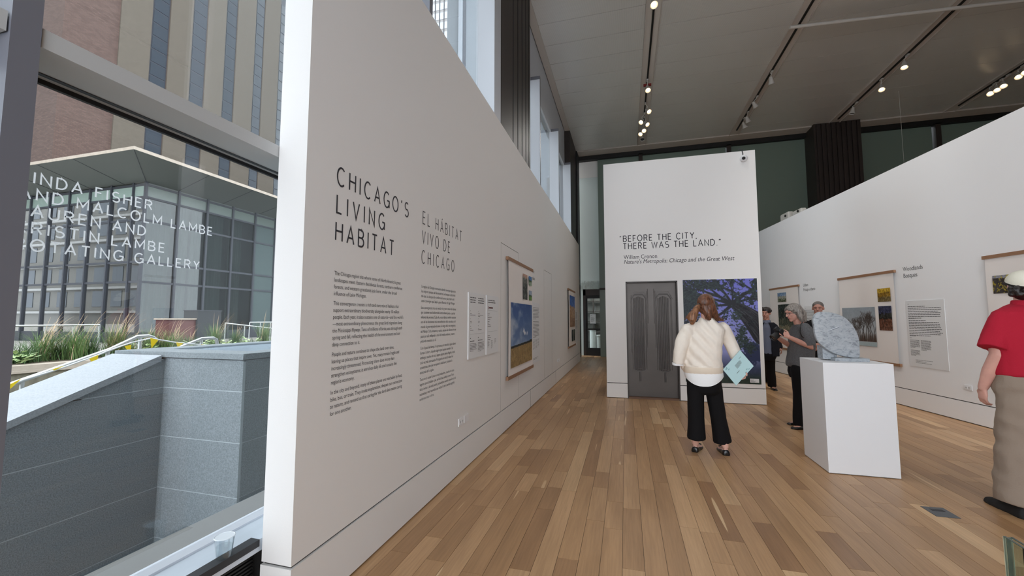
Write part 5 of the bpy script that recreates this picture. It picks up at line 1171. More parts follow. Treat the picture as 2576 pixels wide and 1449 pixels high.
def hand(mb, W, d, nrm, th, s=1.0, curl=(.5, .6, .5), spread=.06):
    """W wrist, d pointing to the fingers, nrm out of the palm, th towards the thumb side"""
    d = d.normalized(); nrm = (nrm-d*nrm.dot(d)).normalized(); th = (th-d*th.dot(d)-nrm*th.dot(nrm)).normalized()
    K = W+d*.088*s
    mb.rings([ringv(W-d*.015*s, th, nrm, .027*s, .020*s, 14), ringv(W+d*.02*s, th, nrm, .033*s, .017*s, 14), ringv(W+d*.055*s, th, nrm, .041*s, .015*s, 14), ringv(K, th, nrm, .040*s, .013*s, 14), ringv(K+d*.008*s, th, nrm, .034*s, .008*s, 14)])
    for k, (o_, L, r0) in enumerate(((.030, .074, .0092), (.010, .082, .0095), (-.011, .076, .0090), (-.030, .060, .0080))):
        p = K+th*o_*s-d*.012*s; a_ = 0.0; P = [p]; dd = (d+th*(o_*spread*30*.4)).normalized()
        for j_, (fr, cc_) in enumerate(((.18, .1), (.36, curl[0]), (.26, curl[1]), (.20, curl[2]))):
            a_ += cc_; P.append(P[-1]+(dd*math.cos(a_)+nrm*math.sin(a_))*(L*fr*1.15*s))
        limb(mb, P, [r0*s, r0*s, r0*.95*s, r0*.88*s, r0*.75*s], 10)
    p = W+d*.022*s+th*.024*s; P = [p, p+(th*.75+d*.6+nrm*.25).normalized()*.036*s]; P.append(P[-1]+(th*.35+d*.9+nrm*.45).normalized()*.032*s); P.append(P[-1]+(d*.9+nrm*.5).normalized()*.024*s)
    limb(mb, P, [.014*s, .012*s, .0105*s, .0085*s], 10)
def shoe(mb, heel, toe_d, L=.27, w_=.046, h_=.07, z0=0.0):
    toe_d = Vector((toe_d[0], toe_d[1], 0)).normalized(); sd_ = Vector((toe_d.y, -toe_d.x, 0)); Rg = []
    for s_, ww_, hh in ((.0, .55, .55), (.03, .78, .95), (.15, .86, 1.0), (.35, .82, .92), (.55, .98, .72), (.75, 1.0, .56), (.92, .78, .42), (1.0, .35, .30)):
        c_ = Vector((heel[0], heel[1], z0))+toe_d*(L*s_); H = h_*hh
        Rg.append([c_+sd_*(w_*ww_*x_)+Vector((0, 0, H*z_)) for x_, z_ in ((-.95, 0), (-1.02, .25), (-.9, .62), (-.55, .93), (0, 1), (.55, .93), (.9, .62), (1.02, .25), (.95, 0), (0, 0))])
    mb.rings(Rg)
def skin_mat(name, rgb): 
    m = mat(name, rgb, .5, bump=.05, bscale=250, var=.07, vscale=14); m.node_tree.nodes['Principled BSDF'].inputs['Subsurface Weight'].default_value = .08; m.node_tree.nodes['Principled BSDF'].inputs['Subsurface Radius'].default_value = (.02, .008, .004); return m
MT['eye_w'] = mat('eye_white', (160, 148, 142), .4); MT['iris_d'] = mat('iris_dark', (44, 34, 30), .2)
def hair_mat(name, ra, rb, st=(60, 60, 5), rough=.4):
    m = mat(name, rb, rough); t = m.node_tree; b = t.nodes['Principled BSDF']; g = t.nodes.new('ShaderNodeNewGeometry'); mp = t.nodes.new('ShaderNodeMapping'); mp.inputs['Scale'].default_value = st
    n_ = t.nodes.new('ShaderNodeTexNoise'); n_.inputs['Scale'].default_value = 1.5; n_.inputs['Detail'].default_value = 4; n_.inputs['Distortion'].default_value = .4
    t.links.new(g.outputs['Position'], mp.inputs['Vector']); t.links.new(mp.outputs[0], n_.inputs['Vector']); r_ = t.nodes.new('ShaderNodeValToRGB'); e = r_.color_ramp.elements
    e[0].position = .32; e[0].color = (*lin(ra), 1); e[1].position = .68; e[1].color = (*lin(rb), 1); t.links.new(n_.outputs[0], r_.inputs[0]); t.links.new(r_.outputs[0], b.inputs['Base Color'])
    bp = t.nodes.new('ShaderNodeBump'); bp.inputs['Strength'].default_value = .6; bp.inputs['Distance'].default_value = .01; t.links.new(n_.outputs[0], bp.inputs['Height']); t.links.new(bp.outputs[0], b.inputs['Normal']); return m
UP = Vector((0, 0, 1))
MT['cloth_black'] = mat('black_cloth', (17, 16, 18), .85, bump=.15, bscale=300, spec=.2)
MT['shoe_black'] = mat('black_leather', (18, 17, 17), .28)

def strands(par_, m_, roots, n, L, r, seed, name='hair_strands'):
    """loose hair locks: thin tapering tubes from (start, end) guide pairs"""
    q = EMB(); rg = random.Random(seed)
    for k in range(n):
        a_, c_, b_ = roots[k % len(roots)]; j_ = lambda s_: Vector((rg.gauss(0, s_), rg.gauss(0, s_), rg.gauss(0, s_)))
        p0, p1, p2 = Vector(a_)+j_(.010), Vector(c_)+j_(.010), Vector(b_)+j_(.008)
        P = [p0*(1-t_)**2+p1*2*t_*(1-t_)+p2*t_*t_ for t_ in [i/6 for i in range(7)]]
        q.tube(P, [r*(1-.75*(i/6)) for i in range(7)], 4)
    return q.build(name, m_, par_, True)

# ---------------------------------------------------------------- red-haired woman seen from behind
D = 4.43
fW = Vector((.17, .985, 0)).normalized(); rW = Vector((fW.y, -fW.x, 0))
o_ = onz(0, 1786, 1140)
wm = thing('person', (o_.x, o_.y, 0), 'red-haired person from behind in cream sweater and black trousers, holding a pale blue booklet', 'person')
MT['skin_w'] = skin_mat('skin_fair', (214, 168, 152)); HRW = hair_mat('auburn_hair', (62, 36, 25), (126, 80, 54))
def A(px, py, dz=0.0): return at(px, py, D+dz)
Cw = A(1777, 768, .02); fh = (fW*.96+rW*.28).normalized()
hl = onz(0, 1747, 1138); tl = (onz(0, 1766, 1121)-hl); hr_ = onz(0, 1829, 1147); tr_ = (onz(0, 1803, 1123)-hr_)
tl = Vector((tl.x, tl.y, 0)).normalized(); tr_ = Vector((tr_.x, tr_.y, 0)).normalized()
hipL, hipR = A(1751, 975), A(1795, 975); knL, knR = A(1750, 1045, .01), A(1808, 1050, .01); anL = Vector((hl.x, hl.y, .09))+tl*.045; anR = Vector((hr_.x, hr_.y, .09))+tr_*.045
shL, shR = A(1722, 826), A(1822, 826); elL, elR = A(1711, 882, -.02), A(1850, 884, -.03); wrL, wrR = A(1722, 928, .08), A(1862, 925, -.05)
bd = EMB(); head(bd, Cw, fh, UP, 1.0)
limb(bd, [Cw-UP*.06-fh*.02, A(1778, 806), A(1775, 822)], [.054, .056, .07])
bd.rings([ringv(A(1774, y_), rW, fW, a_, b_) for y_, a_, b_ in ((815, .10, .07), (830, .17, .09), (865, .155, .105), (905, .135, .095), (945, .16, .11), (975, .155, .115), (990, .10, .08))])
for sh, el, wr_, hp, kn, an in ((shL+rW*.04-UP*.02, elL, wrL, hipL, knL, anL), (shR-rW*.04-UP*.02, elR, wrR, hipR, knR, anR)):
    limb(bd, [sh, (sh+el)/2, el, (el+wr_)/2, wr_], [.042, .044, .038, .034, .026]); limb(bd, [hp, (hp+kn)/2, kn, (kn*.55+an*.45), an], [.085, .075, .056, .05, .036])
hand(bd, wrL, A(1726, 946, .08)-wrL, rW, fW, .95, (.35, .45, .4)); 
hand(bd, wrR, A(1869, 950, -.07)-wrR, (-fW-rW*.55), (rW*.6-UP*.4-fW*.2), .95, (.55, .8, .6))
for h_, t_ in ((hl, tl), (hr_, tr_)): shoe(bd, h_+t_*.015, t_, .22, .036, .055, .012)
remesh(bd, 'body', 'skin_w', wm, .006, 2)
# sweater
MT['cream'] = mat('cream_sweatshirt', (236, 226, 214), .9, bump=.12, bscale=260, var=.02, vscale=30); MT['cream_b'] = mat('cream_rib', (228, 213, 194), .9, bump=.3, bscale=300)
sw = EMB()
sw.rings([ringv(A(c_, y_), rW, fW, a_, b_, 22, 2.3) for c_, y_, a_, b_ in ((1779, 801, .068, .062), (1777, 808, .10, .085), (1775, 817, .158, .105), (1773, 829, .196, .125), (1771, 850, .193, .145), (1769, 885, .188, .155), (1768, 915, .192, .16), (1768, 930, .186, .155), (1768, 937, .176, .15))])
limb(sw, [A(1730, 828), A(1718, 856), A(1711, 885, -.01), A(1707, 914, .0)], [.072, .070, .066, .064], 18, flat=True)
limb(sw, [A(1816, 828), A(1833, 853), A(1845, 878, -.02), A(1853, 900, -.03)], [.076, .072, .066, .060], 18, flat=True)
def fw_sweater(v):
    q = v-A(1770, 880); x_ = q.dot(rW); z_ = q.z
    band = .011*math.sin((z_*1.0+x_*1.15)*46+2.2*mnoise.noise(v*4))*max(0, 1-abs(x_)*4.2)*(1 if z_ > -.17 else 0)
    return band+folds(.010, 9, (1, 1, .6))(v)
remesh(sw, 'sweater', 'cream', wm, .009, 6, fw_sweater)
hb = EMB(); hb.rings([ringv(A(1768, y_), rW, fW, a_, b_, 26, 2.3) for y_, a_, b_ in ((921, .197, .166), (923, .200, .169), (935, .196, .166), (938, .190, .160))]); hb.build('sweater_hem_band', 'cream_b', wm, True)
# white shirt tail
MT['shirt_w'] = mat('white_shirt', (236, 236, 236), .85, bump=.15, bscale=60)
sb = EMB()
def dzs(k): return lambda cx_, sy: -k*max(0, (1-cx_*cx_))**1.0*(1 if sy < 0 else .5)
sb.rings([ringv(A(1769, 928), rW, fW, .186, .156, 40, 2.3), ringv(A(1769, 938), rW, fW, .196, .168, 40, 2.3, dzs(.01)), ringv(A(1770, 944), rW, fW, .195, .172, 40, 2.3, dzs(.05)), ringv(A(1770, 947), rW, fW, .188, .17, 40, 2.3, dzs(.085)), ringv(A(1770, 946), rW, fW, .180, .16, 40, 2.3, dzs(.075))])
sb.build('shirt_tail', 'shirt_w', wm, True)
cf = EMB(); cf.tube([A(1705, 913), A(1705, 918)], [.059, .057], 18); cf.build('cuff_lining', 'shirt_w', wm, True)
cf = EMB(); limb(cf, [A(1716, 912, .03), A(1721, 926, .07)], [.032, .030], 14); cf.build('inner_cuff', 'cream', wm, True)
# trousers
tr = EMB()
tr.rings([ringv(A(1771, y_), rW, fW, a_, b_, 20, 2.2) for y_, a_, b_ in ((938, .155, .13), (955, .172, .145), (972, .172, .145), (983, .158, .13), (990, .12, .10))])
limb(tr, [A(1750, 972), A(1750, 1010), A(1751, 1050), A(1752, 1103)], [.090, .086, .084, .098], 20, flat=True)
limb(tr, [A(1794, 972), A(1800, 1010), A(1807, 1052), A(1818, 1111)], [.088, .082, .078, .094], 20, flat=True)
remesh(tr, 'trousers', 'cloth_black', wm, .009, 4, folds(.006, 8, (1, 1, .4)))
for h_, t_ in ((hl, tl), (hr_, tr_)):
    s_ = EMB(); shoe(s_, h_, t_, .25, .043, .06); so = remesh(s_, 'shoe', 'shoe_black', wm, .005, 3)
    q = EMB(); sd2 = Vector((t_.y, -t_.x, 0)); P = h_+t_*.17+UP*.052
    limb(q, [P-sd2*.022, P+UP*.006, P+sd2*.022], [.008, .006, .008], 8); q.build('bow', 'shoe_black', so, True)
# hair: crown, loose length on the right, ponytail on the left
hu = (UP-fh*UP.dot(fh)).normalized(); hrr = fh.cross(hu)
hm = EMB(); ball(hm, Cw+hu*.030-fh*.016, hrr, fh, hu, .090, .110, .098)
ball(hm, Cw-hu*.03-fh*.035+hrr*.01, hrr, fh, hu, .082, .075, .085)
limb(hm, [Cw+hrr*.055-fh*.03, A(1797, 792, -.02), A(1803, 803, -.03), A(1818, 806, -.02)], [.045, .040, .026, .012], 12)
limb(hm, [Cw-fh*.06-hu*.01, A(1782, 790, -.06), A(1785, 802, -.07)], [.06, .045, .02], 12)
remesh(hm, 'hair', HRW, wm, .006, 3, folds(.005, 22, (1, 1, .3)))
pt = EMB(); limb(pt, [A(1758, 767, -.09), A(1752, 777, -.11), A(1744, 792, -.12), A(1741, 805, -.12), A(1741, 812, -.115)], [.018, .030, .046, .044, .024], 14)
limb(pt, [A(1756, 770, -.09), A(1741, 785, -.10), A(1728, 799, -.09)], [.016, .022, .010], 12)
remesh(pt, 'ponytail', hair_mat('auburn_hair_light', (84, 52, 34), (158, 108, 72)), wm, .006, 2, folds(.006, 26, (1, 1, .35)))
q = EMB(); q.lathe([(.013, -.006), (.022, -.006), (.024, 0), (.022, .006), (.013, .006)], A(1757, 767, -.09), 14, (.3, -.3, -.6)); q.build('hair_tie', 'black', wm, True)
strands(wm, HRW, [(A(1790, 788, -.06), A(1796, 800, -.08), A(1809, 807, -.07)), (A(1778, 795, -.08), A(1776, 803, -.10), A(1782, 806, -.11)), (A(1800, 790, -.03), A(1806, 800, -.05), A(1822, 806, -.04)), (A(1750, 772, -.10), A(1738, 786, -.11), A(1724, 803, -.1))], 60, 0, .0022, 4)
# booklet held in the right hand
bk0 = [at(px, py, 4.31) for px, py in ((1819, 930), (1852, 970), (1896, 921), (1862, 881))]
cen = sum(bk0, Vector())/4; nb = (bk0[1]-bk0[0]).cross(bk0[3]-bk0[0]).normalized()
if nb.dot(EYE-cen) < 0: nb = -nb
bt_ = thing('booklet', cen, 'pale blue booklet held in the right hand of the red-haired person', 'booklet')
MT['blue_p'] = mat('pale_blue_card', (188, 222, 226), .55)
MB().prism(bk0, -nb*.006).build('cover', 'blue_p', bt_)
e1 = (bk0[1]-bk0[0]); e2 = (bk0[3]-bk0[0]); q = EMB()
eu = -e2.normalized(); ev = -e1.normalized() # text runs along the short direction of the print
for i, L in enumerate((.9, 1, .95, 1, .9, .97, .6)):
    p = bk0[0]+e1*(.30+.030*i)+e2*.45+nb*.0006; q.add([p, p+e2*.30*L, p+e2*.30*L+e1*.012, p+e1*.012], [(0, 1, 2, 3)])
p = bk0[0]+e1*.62+e2*.32+nb*.0006; q.add([p, p+e2*.15, p+e2*.15+e1*.02, p+e1*.02], [(0, 1, 2, 3)]); p = bk0[0]+e1*.22+e2*.74+nb*.0006; q.add([p, p+e2*.12, p+e2*.12+e1*.014, p+e1*.014], [(0, 1, 2, 3)])
q.build('printed_text', 'vinyl_g', bt_, kind='stuff'); q = EMB()
for (u0, v0, rr_) in ((.12, .10, .07), (.18, .2, .05), (.72, .86, .05), (.62, .93, .05), (.80, .93, .04), (.15, .05, .04)):
    c_ = bk0[0]+e1*v0+e2*u0+nb*.0006; q.add([c_+e2*(rr_*math.cos(k*PI/4)*.9)+e1*(rr_*math.sin(k*PI/4)*.55) for k in range(8)], [tuple(range(8))])
q.build('leaf_print', mat('soft_teal_print', (136, 178, 184), .6), bt_, kind='stuff')

# ---------------------------------------------------------------- woman with the camera
D = 5.5
fP = Vector((-.98, -.18, 0)).normalized(); rP = Vector((fP.y, -fP.x, 0))      # her right hand side
o_ = onz(0, 2010, 1078)
ph = thing('person', (o_.x, o_.y, 0), 'grey-haired person with glasses in a grey top, looking down at a black camera', 'person')
MT['skin_p'] = skin_mat('skin_rosy', (208, 156, 140)); HRP = hair_mat('grey_hair', (92, 84, 80), (160, 152, 144))
fhp = (fP*.93-UP*.28+Vector((.0, -.14, 0))).normalized(); Cp = A(1996, 786)
fx_, ux_, rx_ = fhp, (UP-fhp*UP.dot(fhp)).normalized(), None
shl, elb, wrl = A(2027, 824, -.20), A(2040, 874, -.22), A(1985, 848, -.22)      # near (left) arm
shr, elr, wrr = A(2012, 824, .17), A(1984, 868, .10), A(1958, 850, -.02)
t0 = onz(0, 1983, 1068); t1 = onz(0, 1992, 1079); hA = Vector((t0.x, t0.y, 0))-fP*.25; hB = Vector((t1.x, t1.y, 0))-fP*.25
bd = EMB(); fx_, ux_, rx_ = head(bd, Cp, fhp, UP, .98)
limb(bd, [Cp-ux_*.06-fx_*.02, A(2008, 812), A(2016, 824)], [.052, .054, .07])
bd.rings([ringv(A(c_, y_), rP, fP, a_, b_) for c_, y_, a_, b_ in ((2016, 820, .10, .07), (2018, 832, .175, .09), (2016, 860, .155, .10), (2014, 890, .13, .10), (2012, 918, .165, .115), (2012, 940, .16, .115), (2012, 952, .10, .08))])
limb(bd, [shl+rP*.05-UP*.03, (shl+elb)/2, elb, (elb+wrl)/2, wrl], [.04, .042, .038, .034, .026]); limb(bd, [shr, (shr+elr)/2, elr, (elr+wrr)/2, wrr], [.05, .045, .038, .034, .026])
lens_d = (fP*.72-UP*.62+Vector((-.1, -.25, 0))).normalized(); CB = A(1962, 836, -.14)
hand(bd, wrl, (A(1968, 838, -.2)-wrl), rP, UP, .92, (.3, .5, .5)); hand(bd, wrr, (A(1948, 842, -.06)-wrr), -rP+fP*.3, UP, .92, (.4, .7, .5))
for hp, an in ((A(2010, 930, .08), hA), (A(2012, 930, -.08), hB)):
    an2 = Vector((an.x, an.y, .09))+fP*.05; kn = (hp+an2)/2+fP*.02; limb(bd, [hp, (hp+kn)/2, kn, (kn+an2)/2, an2], [.085, .072, .054, .048, .036]); shoe(bd, an+fP*.015, fP, .22, .036, .055, .012)
remesh(bd, 'body', 'skin_p', ph, .006, 2)
face_parts(ph, Cp, fx_, ux_, rx_, .98, 'iris_d', mat('brow_grey', (120, 104, 98), .8), mat('lip_rose', (176, 104, 98), .5))
MT['knit'] = mat('grey_knit', (98, 98, 100), .95, bump=.5, bscale=400, var=.3, vscale=120)
t = EMB(); t.rings([ringv(A(c_, y_), rP, fP, a_, b_, 20, 2.2) for c_, y_, a_, b_ in ((2013, 816, .085, .07), (2016, 822, .15, .09), (2017, 834, .20, .115), (2016, 860, .195, .135), (2014, 890, .19, .14), (2012, 912, .195, .145), (2012, 921, .19, .14), (2012, 923, .17, .12))])
limb(t, [A(2024, 826, -.18), A(2032, 845, -.21), A(2037, 868, -.22)], [.075, .078, .070], 16, flat=True); limb(t, [A(2012, 826, .16), A(1998, 850, .14)], [.072, .064], 16)
remesh(t, 'top', 'knit', ph, .008, 4, folds(.006, 10))
t = EMB(); limb(t, [A(2010, 930, .08), A(2013, 985, .08), A(2014, 1060, .08)], [.098, .085, .082], 16, flat=True); limb(t, [A(2010, 930, -.08), A(2013, 985, -.08), A(2014, 1070, -.08)], [.098, .085, .085], 16, flat=True)
t.rings([ringv(A(2012, y_), rP, fP, a_, b_, 18) for y_, a_, b_ in ((915, .16, .12), (935, .172, .13), (950, .14, .11))])
remesh(t, 'trousers', 'cloth_black', ph, .010, 4, folds(.004, 8))
for h_ in (hA, hB): s_ = EMB(); shoe(s_, h_, fP, .26, .045, .065); remesh(s_, 'shoe', 'shoe_black', ph, .006, 2)
h_ = EMB(); ball(h_, Cp+ux_*.032-fx_*.022, rx_, fx_, ux_, .088, .098, .092); limb(h_, [Cp-fx_*.055+ux_*.02, A(2018, 792), A(2024, 806, -.02)], [.07, .062, .03], 14)
limb(h_, [Cp-fx_*.02-rx_*.072+ux_*.02, A(2012, 795, -.09), A(2018, 809, -.1)], [.03, .035, .018], 12); limb(h_, [Cp+fx_*.055+ux_*.085, Cp+fx_*.075+ux_*.06-rx_*.03, Cp+fx_*.05+ux_*.045-rx_*.068], [.02, .018, .014], 10)
limb(h_, [Cp+fx_*.055+ux_*.085, Cp+fx_*.075+ux_*.06+rx_*.03, Cp+fx_*.05+ux_*.045+rx_*.068], [.02, .018, .014], 10)
remesh(h_, 'hair', HRP, ph, .006, 10, folds(.0012, 40, (1, 1, .15)))
q = EMB()
for k in (-1, 1):
    c_ = Cp+ux_*.006+fx_*.098+rx_*k*.031; q.tube([c_+rx_*(.021*math.cos(a_))+ux_*(.015*math.sin(a_)) for a_ in [i*2*PI/16 for i in range(17)]], .0018, 6)
    q.tube([c_+rx_*k*.021, Cp+ux_*.008+fx_*.03+rx_*k*.079, Cp+ux_*.004-fx_*.005+rx_*k*.08], .0018, 6)
q.tube([Cp+ux_*.008+fx_*.1-rx_*.01, Cp+ux_*.012+fx_*.102, Cp+ux_*.008+fx_*.1+rx_*.01], .0018, 6); q.build('glasses', 'black', ph)
q = EMB(); q.tube([A(2019, 811, -.12), A(2015, 815, -.22), A(2013, 824, -.285), A(2013, 836, -.30), A(2017, 846, -.30), A(2022, 850, -.29)], .006, 6); q.build('bag_strap', 'black', ph, True)
# camera (held thing)
cm_ = thing('camera', CB, 'black camera with a large lens pointed down, held by the grey-haired person', 'camera')
MT['cam_b'] = mat('camera_black', (28, 28, 29), .5); cr_ = rP; cu_ = lens_d.cross(cr_).normalized(); cu_ = cu_ if cu_.z > 0 else -cu_
bb = MB().obox(CB-cr_*.07-cu_*.048-lens_d*.03, cr_, cu_, lens_d, .14, .096, .06).build('camera_body', 'cam_b', cm_); mm = bb.modifiers.new('b', 'BEVEL'); mm.width = .012; mm.segments = 3
MB().prism([CB+cr_*x_+cu_*y_-lens_d*.02 for x_, y_ in ((-.03, .046), (.03, .046), (.02, .08), (-.02, .08))], lens_d*.05).build('viewfinder_hump', 'cam_b', cm_)
MB().lathe([(0, .02), (.036, .02), (.038, .05), (.043, .06), (.043, .10), (.046, .11), (.046, .135), (.04, .135), (.036, .125), (.0, .12)], CB, 24, lens_d).build('lens', 'cam_b', cm_, smooth=True)
MB().lathe([(0, .121), (.036, .121), (.03, .126), (0, .128)], CB, 20, lens_d).build('lens_glass', mat('lens_glass', (60, 56, 60), .08, spec=1), cm_, smooth=True)
MB().obox(CB+cr_*.035+cu_*.047-lens_d*.01, cr_, cu_, lens_d, .03, .014, .03).build('dial', 'cam_b', cm_)

# ---------------------------------------------------------------- young man by the corner of the centre wall
D = 8.27
fY = Vector((-.35, -.94, 0)).normalized(); rY = Vector((fY.y, -fY.x, 0))
o_ = onz(0, 1930, 984); ym = thing('person', (o_.x, o_.y, 0), 'dark-haired person in a dark open jacket and grey-blue shirt, half hidden by the centre wall', 'person')
MT['skin_y'] = skin_mat('skin_warm', (178, 130, 112)); hY = hair_mat('black_hair', (16, 12, 12), (44, 34, 30), (40, 40, 30)); MT['jacket'] = mat('navy_jacket', (24, 25, 32), .85, bump=.1, bscale=200, spec=.2); MT['shirt_b'] = mat('grey_blue_shirt', (96, 102, 120), .85, bump=.1, bscale=200)
Cy = A(1927, 788); bd = EMB(); fx_, ux_, rx_ = head(bd, Cy, (fY-UP*.12+Vector((-.3, 0, 0))).normalized(), UP, 1.0)
limb(bd, [Cy-UP*.06, A(1928, 808), A(1929, 818)], [.055, .058, .07])
bd.rings([ringv(A(1929, y_), rY, fY, a_, b_) for y_, a_, b_ in ((815, .11, .07), (824, .19, .09), (845, .17, .10), (868, .15, .095), (892, .16, .10), (905, .12, .09))])
armA = [A(1944, 822, .0), A(1953, 850), A(1962, 872, -.05)]; armB = [A(1914, 822, .02), A(1910, 850), A(1911, 872, -.02)]
for a_ in (armA, armB): limb(bd, a_, [.05, .04, .03])
hand(bd, armA[2], A(1969, 888, -.06)-armA[2], rY*1.0, fY, 1.0, (.3, .4, .4)); hand(bd, armB[2], A(1911, 888)-armB[2], -rY, fY, 1.0)
fA = onz(0, 1941, 981); fB = onz(0, 1928, 962)
for hp, fo in ((A(1936, 893), fA), (A(1922, 893), fB)):
    an = Vector((fo.x, fo.y, .09))-fY*.14; limb(bd, [hp, (hp+an)/2, an], [.085, .058, .038]); shoe(bd, an-fY*.04-UP*.09, (fY+rY*-.3), .24, .04, .06, .012)
remesh(bd, 'body', 'skin_y', ym, .008, 2); face_parts(ym, Cy, fx_, ux_, rx_, 1.0, 'iris_d', 'black', mat('lip_brown', (140, 84, 74), .6))
h_ = EMB(); ball(h_, Cy+ux_*.045-fx_*.02, rx_, fx_, ux_, .092, .10, .085)
for k in range(14): a_ = k*.9; ball(h_, Cy+ux_*(.07+.03*math.sin(k))+fx_*(.06*math.cos(a_)-.01)+rx_*(.07*math.sin(a_)), rx_, fx_, ux_, .035, .035, .03, 8)
remesh(h_, 'hair', hY, ym, .009, 1, folds(.006, 30))
t = EMB(); t.rings([ringv(A(1929, y_), rY, fY, a_, b_, 20, 2.2) for y_, a_, b_ in ((811, .075, .07), (817, .13, .09), (824, .17, .11), (850, .165, .12), (872, .175, .125), (890, .185, .135))]); remesh(t, 'shirt', 'shirt_b', ym, .011, 3, folds(.004, 12))
q = EMB(); q.rings([ringv(A(1928.5, y_), rY, fY, a_, b_) for y_, a_, b_ in ((814, .085, .08), (806, .068, .066), (805, .06, .058), (813, .06, .06))]); q.build('collar', 'shirt_b', ym, True)
t = EMB()   # open jacket: back and sides as a thick shell with a front gap
def jring(y_, a_, b_, gap):
    c_ = A(1929, y_); Ro = []; n = 22
    for k in range(n+1): th = PI/2+gap+(2*PI-2*gap)*k/n; Ro.append(c_+rY*(a_*math.cos(th))+fY*(b_*math.sin(th)))
    for k in range(n, -1, -1): th = PI/2+gap+(2*PI-2*gap)*k/n; Ro.append(c_+rY*((a_-.02)*math.cos(th))+fY*((b_-.02)*math.sin(th)))
    return Ro
t.rings([jring(y_, a_, b_, g_) for y_, a_, b_, g_ in ((811, .12, .095, .25), (817, .18, .115, .3), (826, .225, .135, .36), (850, .215, .15, .42), (875, .215, .155, .45), (895, .22, .16, .5))])
limb(t, armA, [.068, .058, .05], 14); limb(t, armB, [.068, .058, .05], 14); remesh(t, 'jacket', 'jacket', ym, .010, 2, folds(.004, 10))
t = EMB()
for hp, fo in ((A(1936, 893), fA), (A(1922, 893), fB)):
    an = Vector((fo.x, fo.y, .07))-fY*.14; limb(t, [hp, (hp+an)/2, an-UP*.01], [.10, .080, .080], 16, flat=True)
t.rings([ringv(A(1929, y_), rY, fY, a_, b_) for y_, a_, b_ in ((872, .17, .12), (893, .185, .14), (907, .14, .11))]); remesh(t, 'trousers', 'cloth_black', ym, .011, 3, folds(.005, 9))
for fo in (fA, fB): s_ = EMB(); an = Vector((fo.x, fo.y, 0))-fY*.14; shoe(s_, an-fY*.05, (fY+rY*-.3), .29, .048, .07); remesh(s_, 'shoe', 'shoe_black', ym, .008, 1)

# ---------------------------------------------------------------- grey-haired man behind the sculpture
D = 7.06
fG = Vector((-.42, -.90, 0)).normalized(); rG = Vector((fG.y, -fG.x, 0)); o_ = at(2060, 900, D)
gm = thing('person', (o_.x, o_.y, 0), 'short-haired greying person in black, standing behind the stone sculpture', 'person')
MT['skin_g'] = skin_mat('skin_ruddy', (168, 120, 104)); Cg = A(2058, 776); bd = EMB(); fx_, ux_, rx_ = head(bd, Cg, (fG-UP*.05).normalized(), UP, 1.02)
limb(bd, [Cg-UP*.06, A(2058, 800), A(2058, 812)], [.06, .064, .08])
bd.rings([ringv(A(2058, y_), rG, fG, a_, b_) for y_, a_, b_ in ((806, .12, .08), (816, .20, .10), (845, .18, .115), (875, .16, .11), (905, .17, .115), (920, .12, .09))])
aA = [A(2031, 816, .02), A(2032, 850), A(2052, 868, -.17)]; aB = [A(2085, 816, .02), A(2088, 850), A(2070, 870, -.17)]
for a_ in (aA, aB): limb(bd, a_, [.055, .045, .03])
hand(bd, aA[2], A(2062, 870, -.19)-aA[2], fG*-1, UP, 1, (.3, .4, .3)); hand(bd, aB[2], A(2062, 873, -.17)-aB[2], fG*-1, UP, 1, (.3, .4, .3))
base_ = Vector((o_.x, o_.y, 0))
for k in (-1, 1):
    hp = Vector((o_.x, o_.y, .92))+rG*k*.10; an = base_+rG*k*.12+UP*.09; limb(bd, [hp, (hp+an)/2, an], [.09, .06, .04]); shoe(bd, base_+rG*k*.12-fG*.05, fG, .25, .042, .06, .012)
remesh(bd, 'body', 'skin_g', gm, .008, 2); face_parts(gm, Cg, fx_, ux_, rx_, 1.02, 'iris_d', mat('brow_dark', (50, 40, 38), .8), mat('lip_dull', (140, 88, 80), .6))
h_ = EMB(); ball(h_, Cg+ux_*.046-fx_*.020, rx_, fx_, ux_, .083, .098, .080); remesh(h_, 'hair', hair_mat('salt_pepper_hair', (52, 46, 44), (110, 102, 98), (90, 90, 60)), gm, .008, 1)
t = EMB(); t.rings([ringv(A(2058, y_), rG, fG, a_, b_, 20, 2.2) for y_, a_, b_ in ((803, .085, .075), (808, .15, .10), (818, .23, .12), (850, .215, .14), (885, .21, .145), (915, .205, .14), (920, .18, .12))])
limb(t, [aA[0], aA[1]], [.072, .064], 14); limb(t, [aB[0], aB[1]], [.072, .064], 14); remesh(t, 'shirt', 'cloth_black', gm, .011, 3, folds(.004, 10))
t = EMB()
for k in (-1, 1): hp = Vector((o_.x, o_.y, .92))+rG*k*.10; an = base_+rG*k*.12+UP*.12; limb(t, [hp, (hp+an)/2, an], [.11, .085, .07], 14)
remesh(t, 'trousers', 'cloth_black', gm, .012, 3)
for k in (-1, 1): s_ = EMB(); shoe(s_, base_+rG*k*.12-fG*.06, fG, .29, .05, .07); remesh(s_, 'shoe', 'shoe_black', gm, .01, 1)

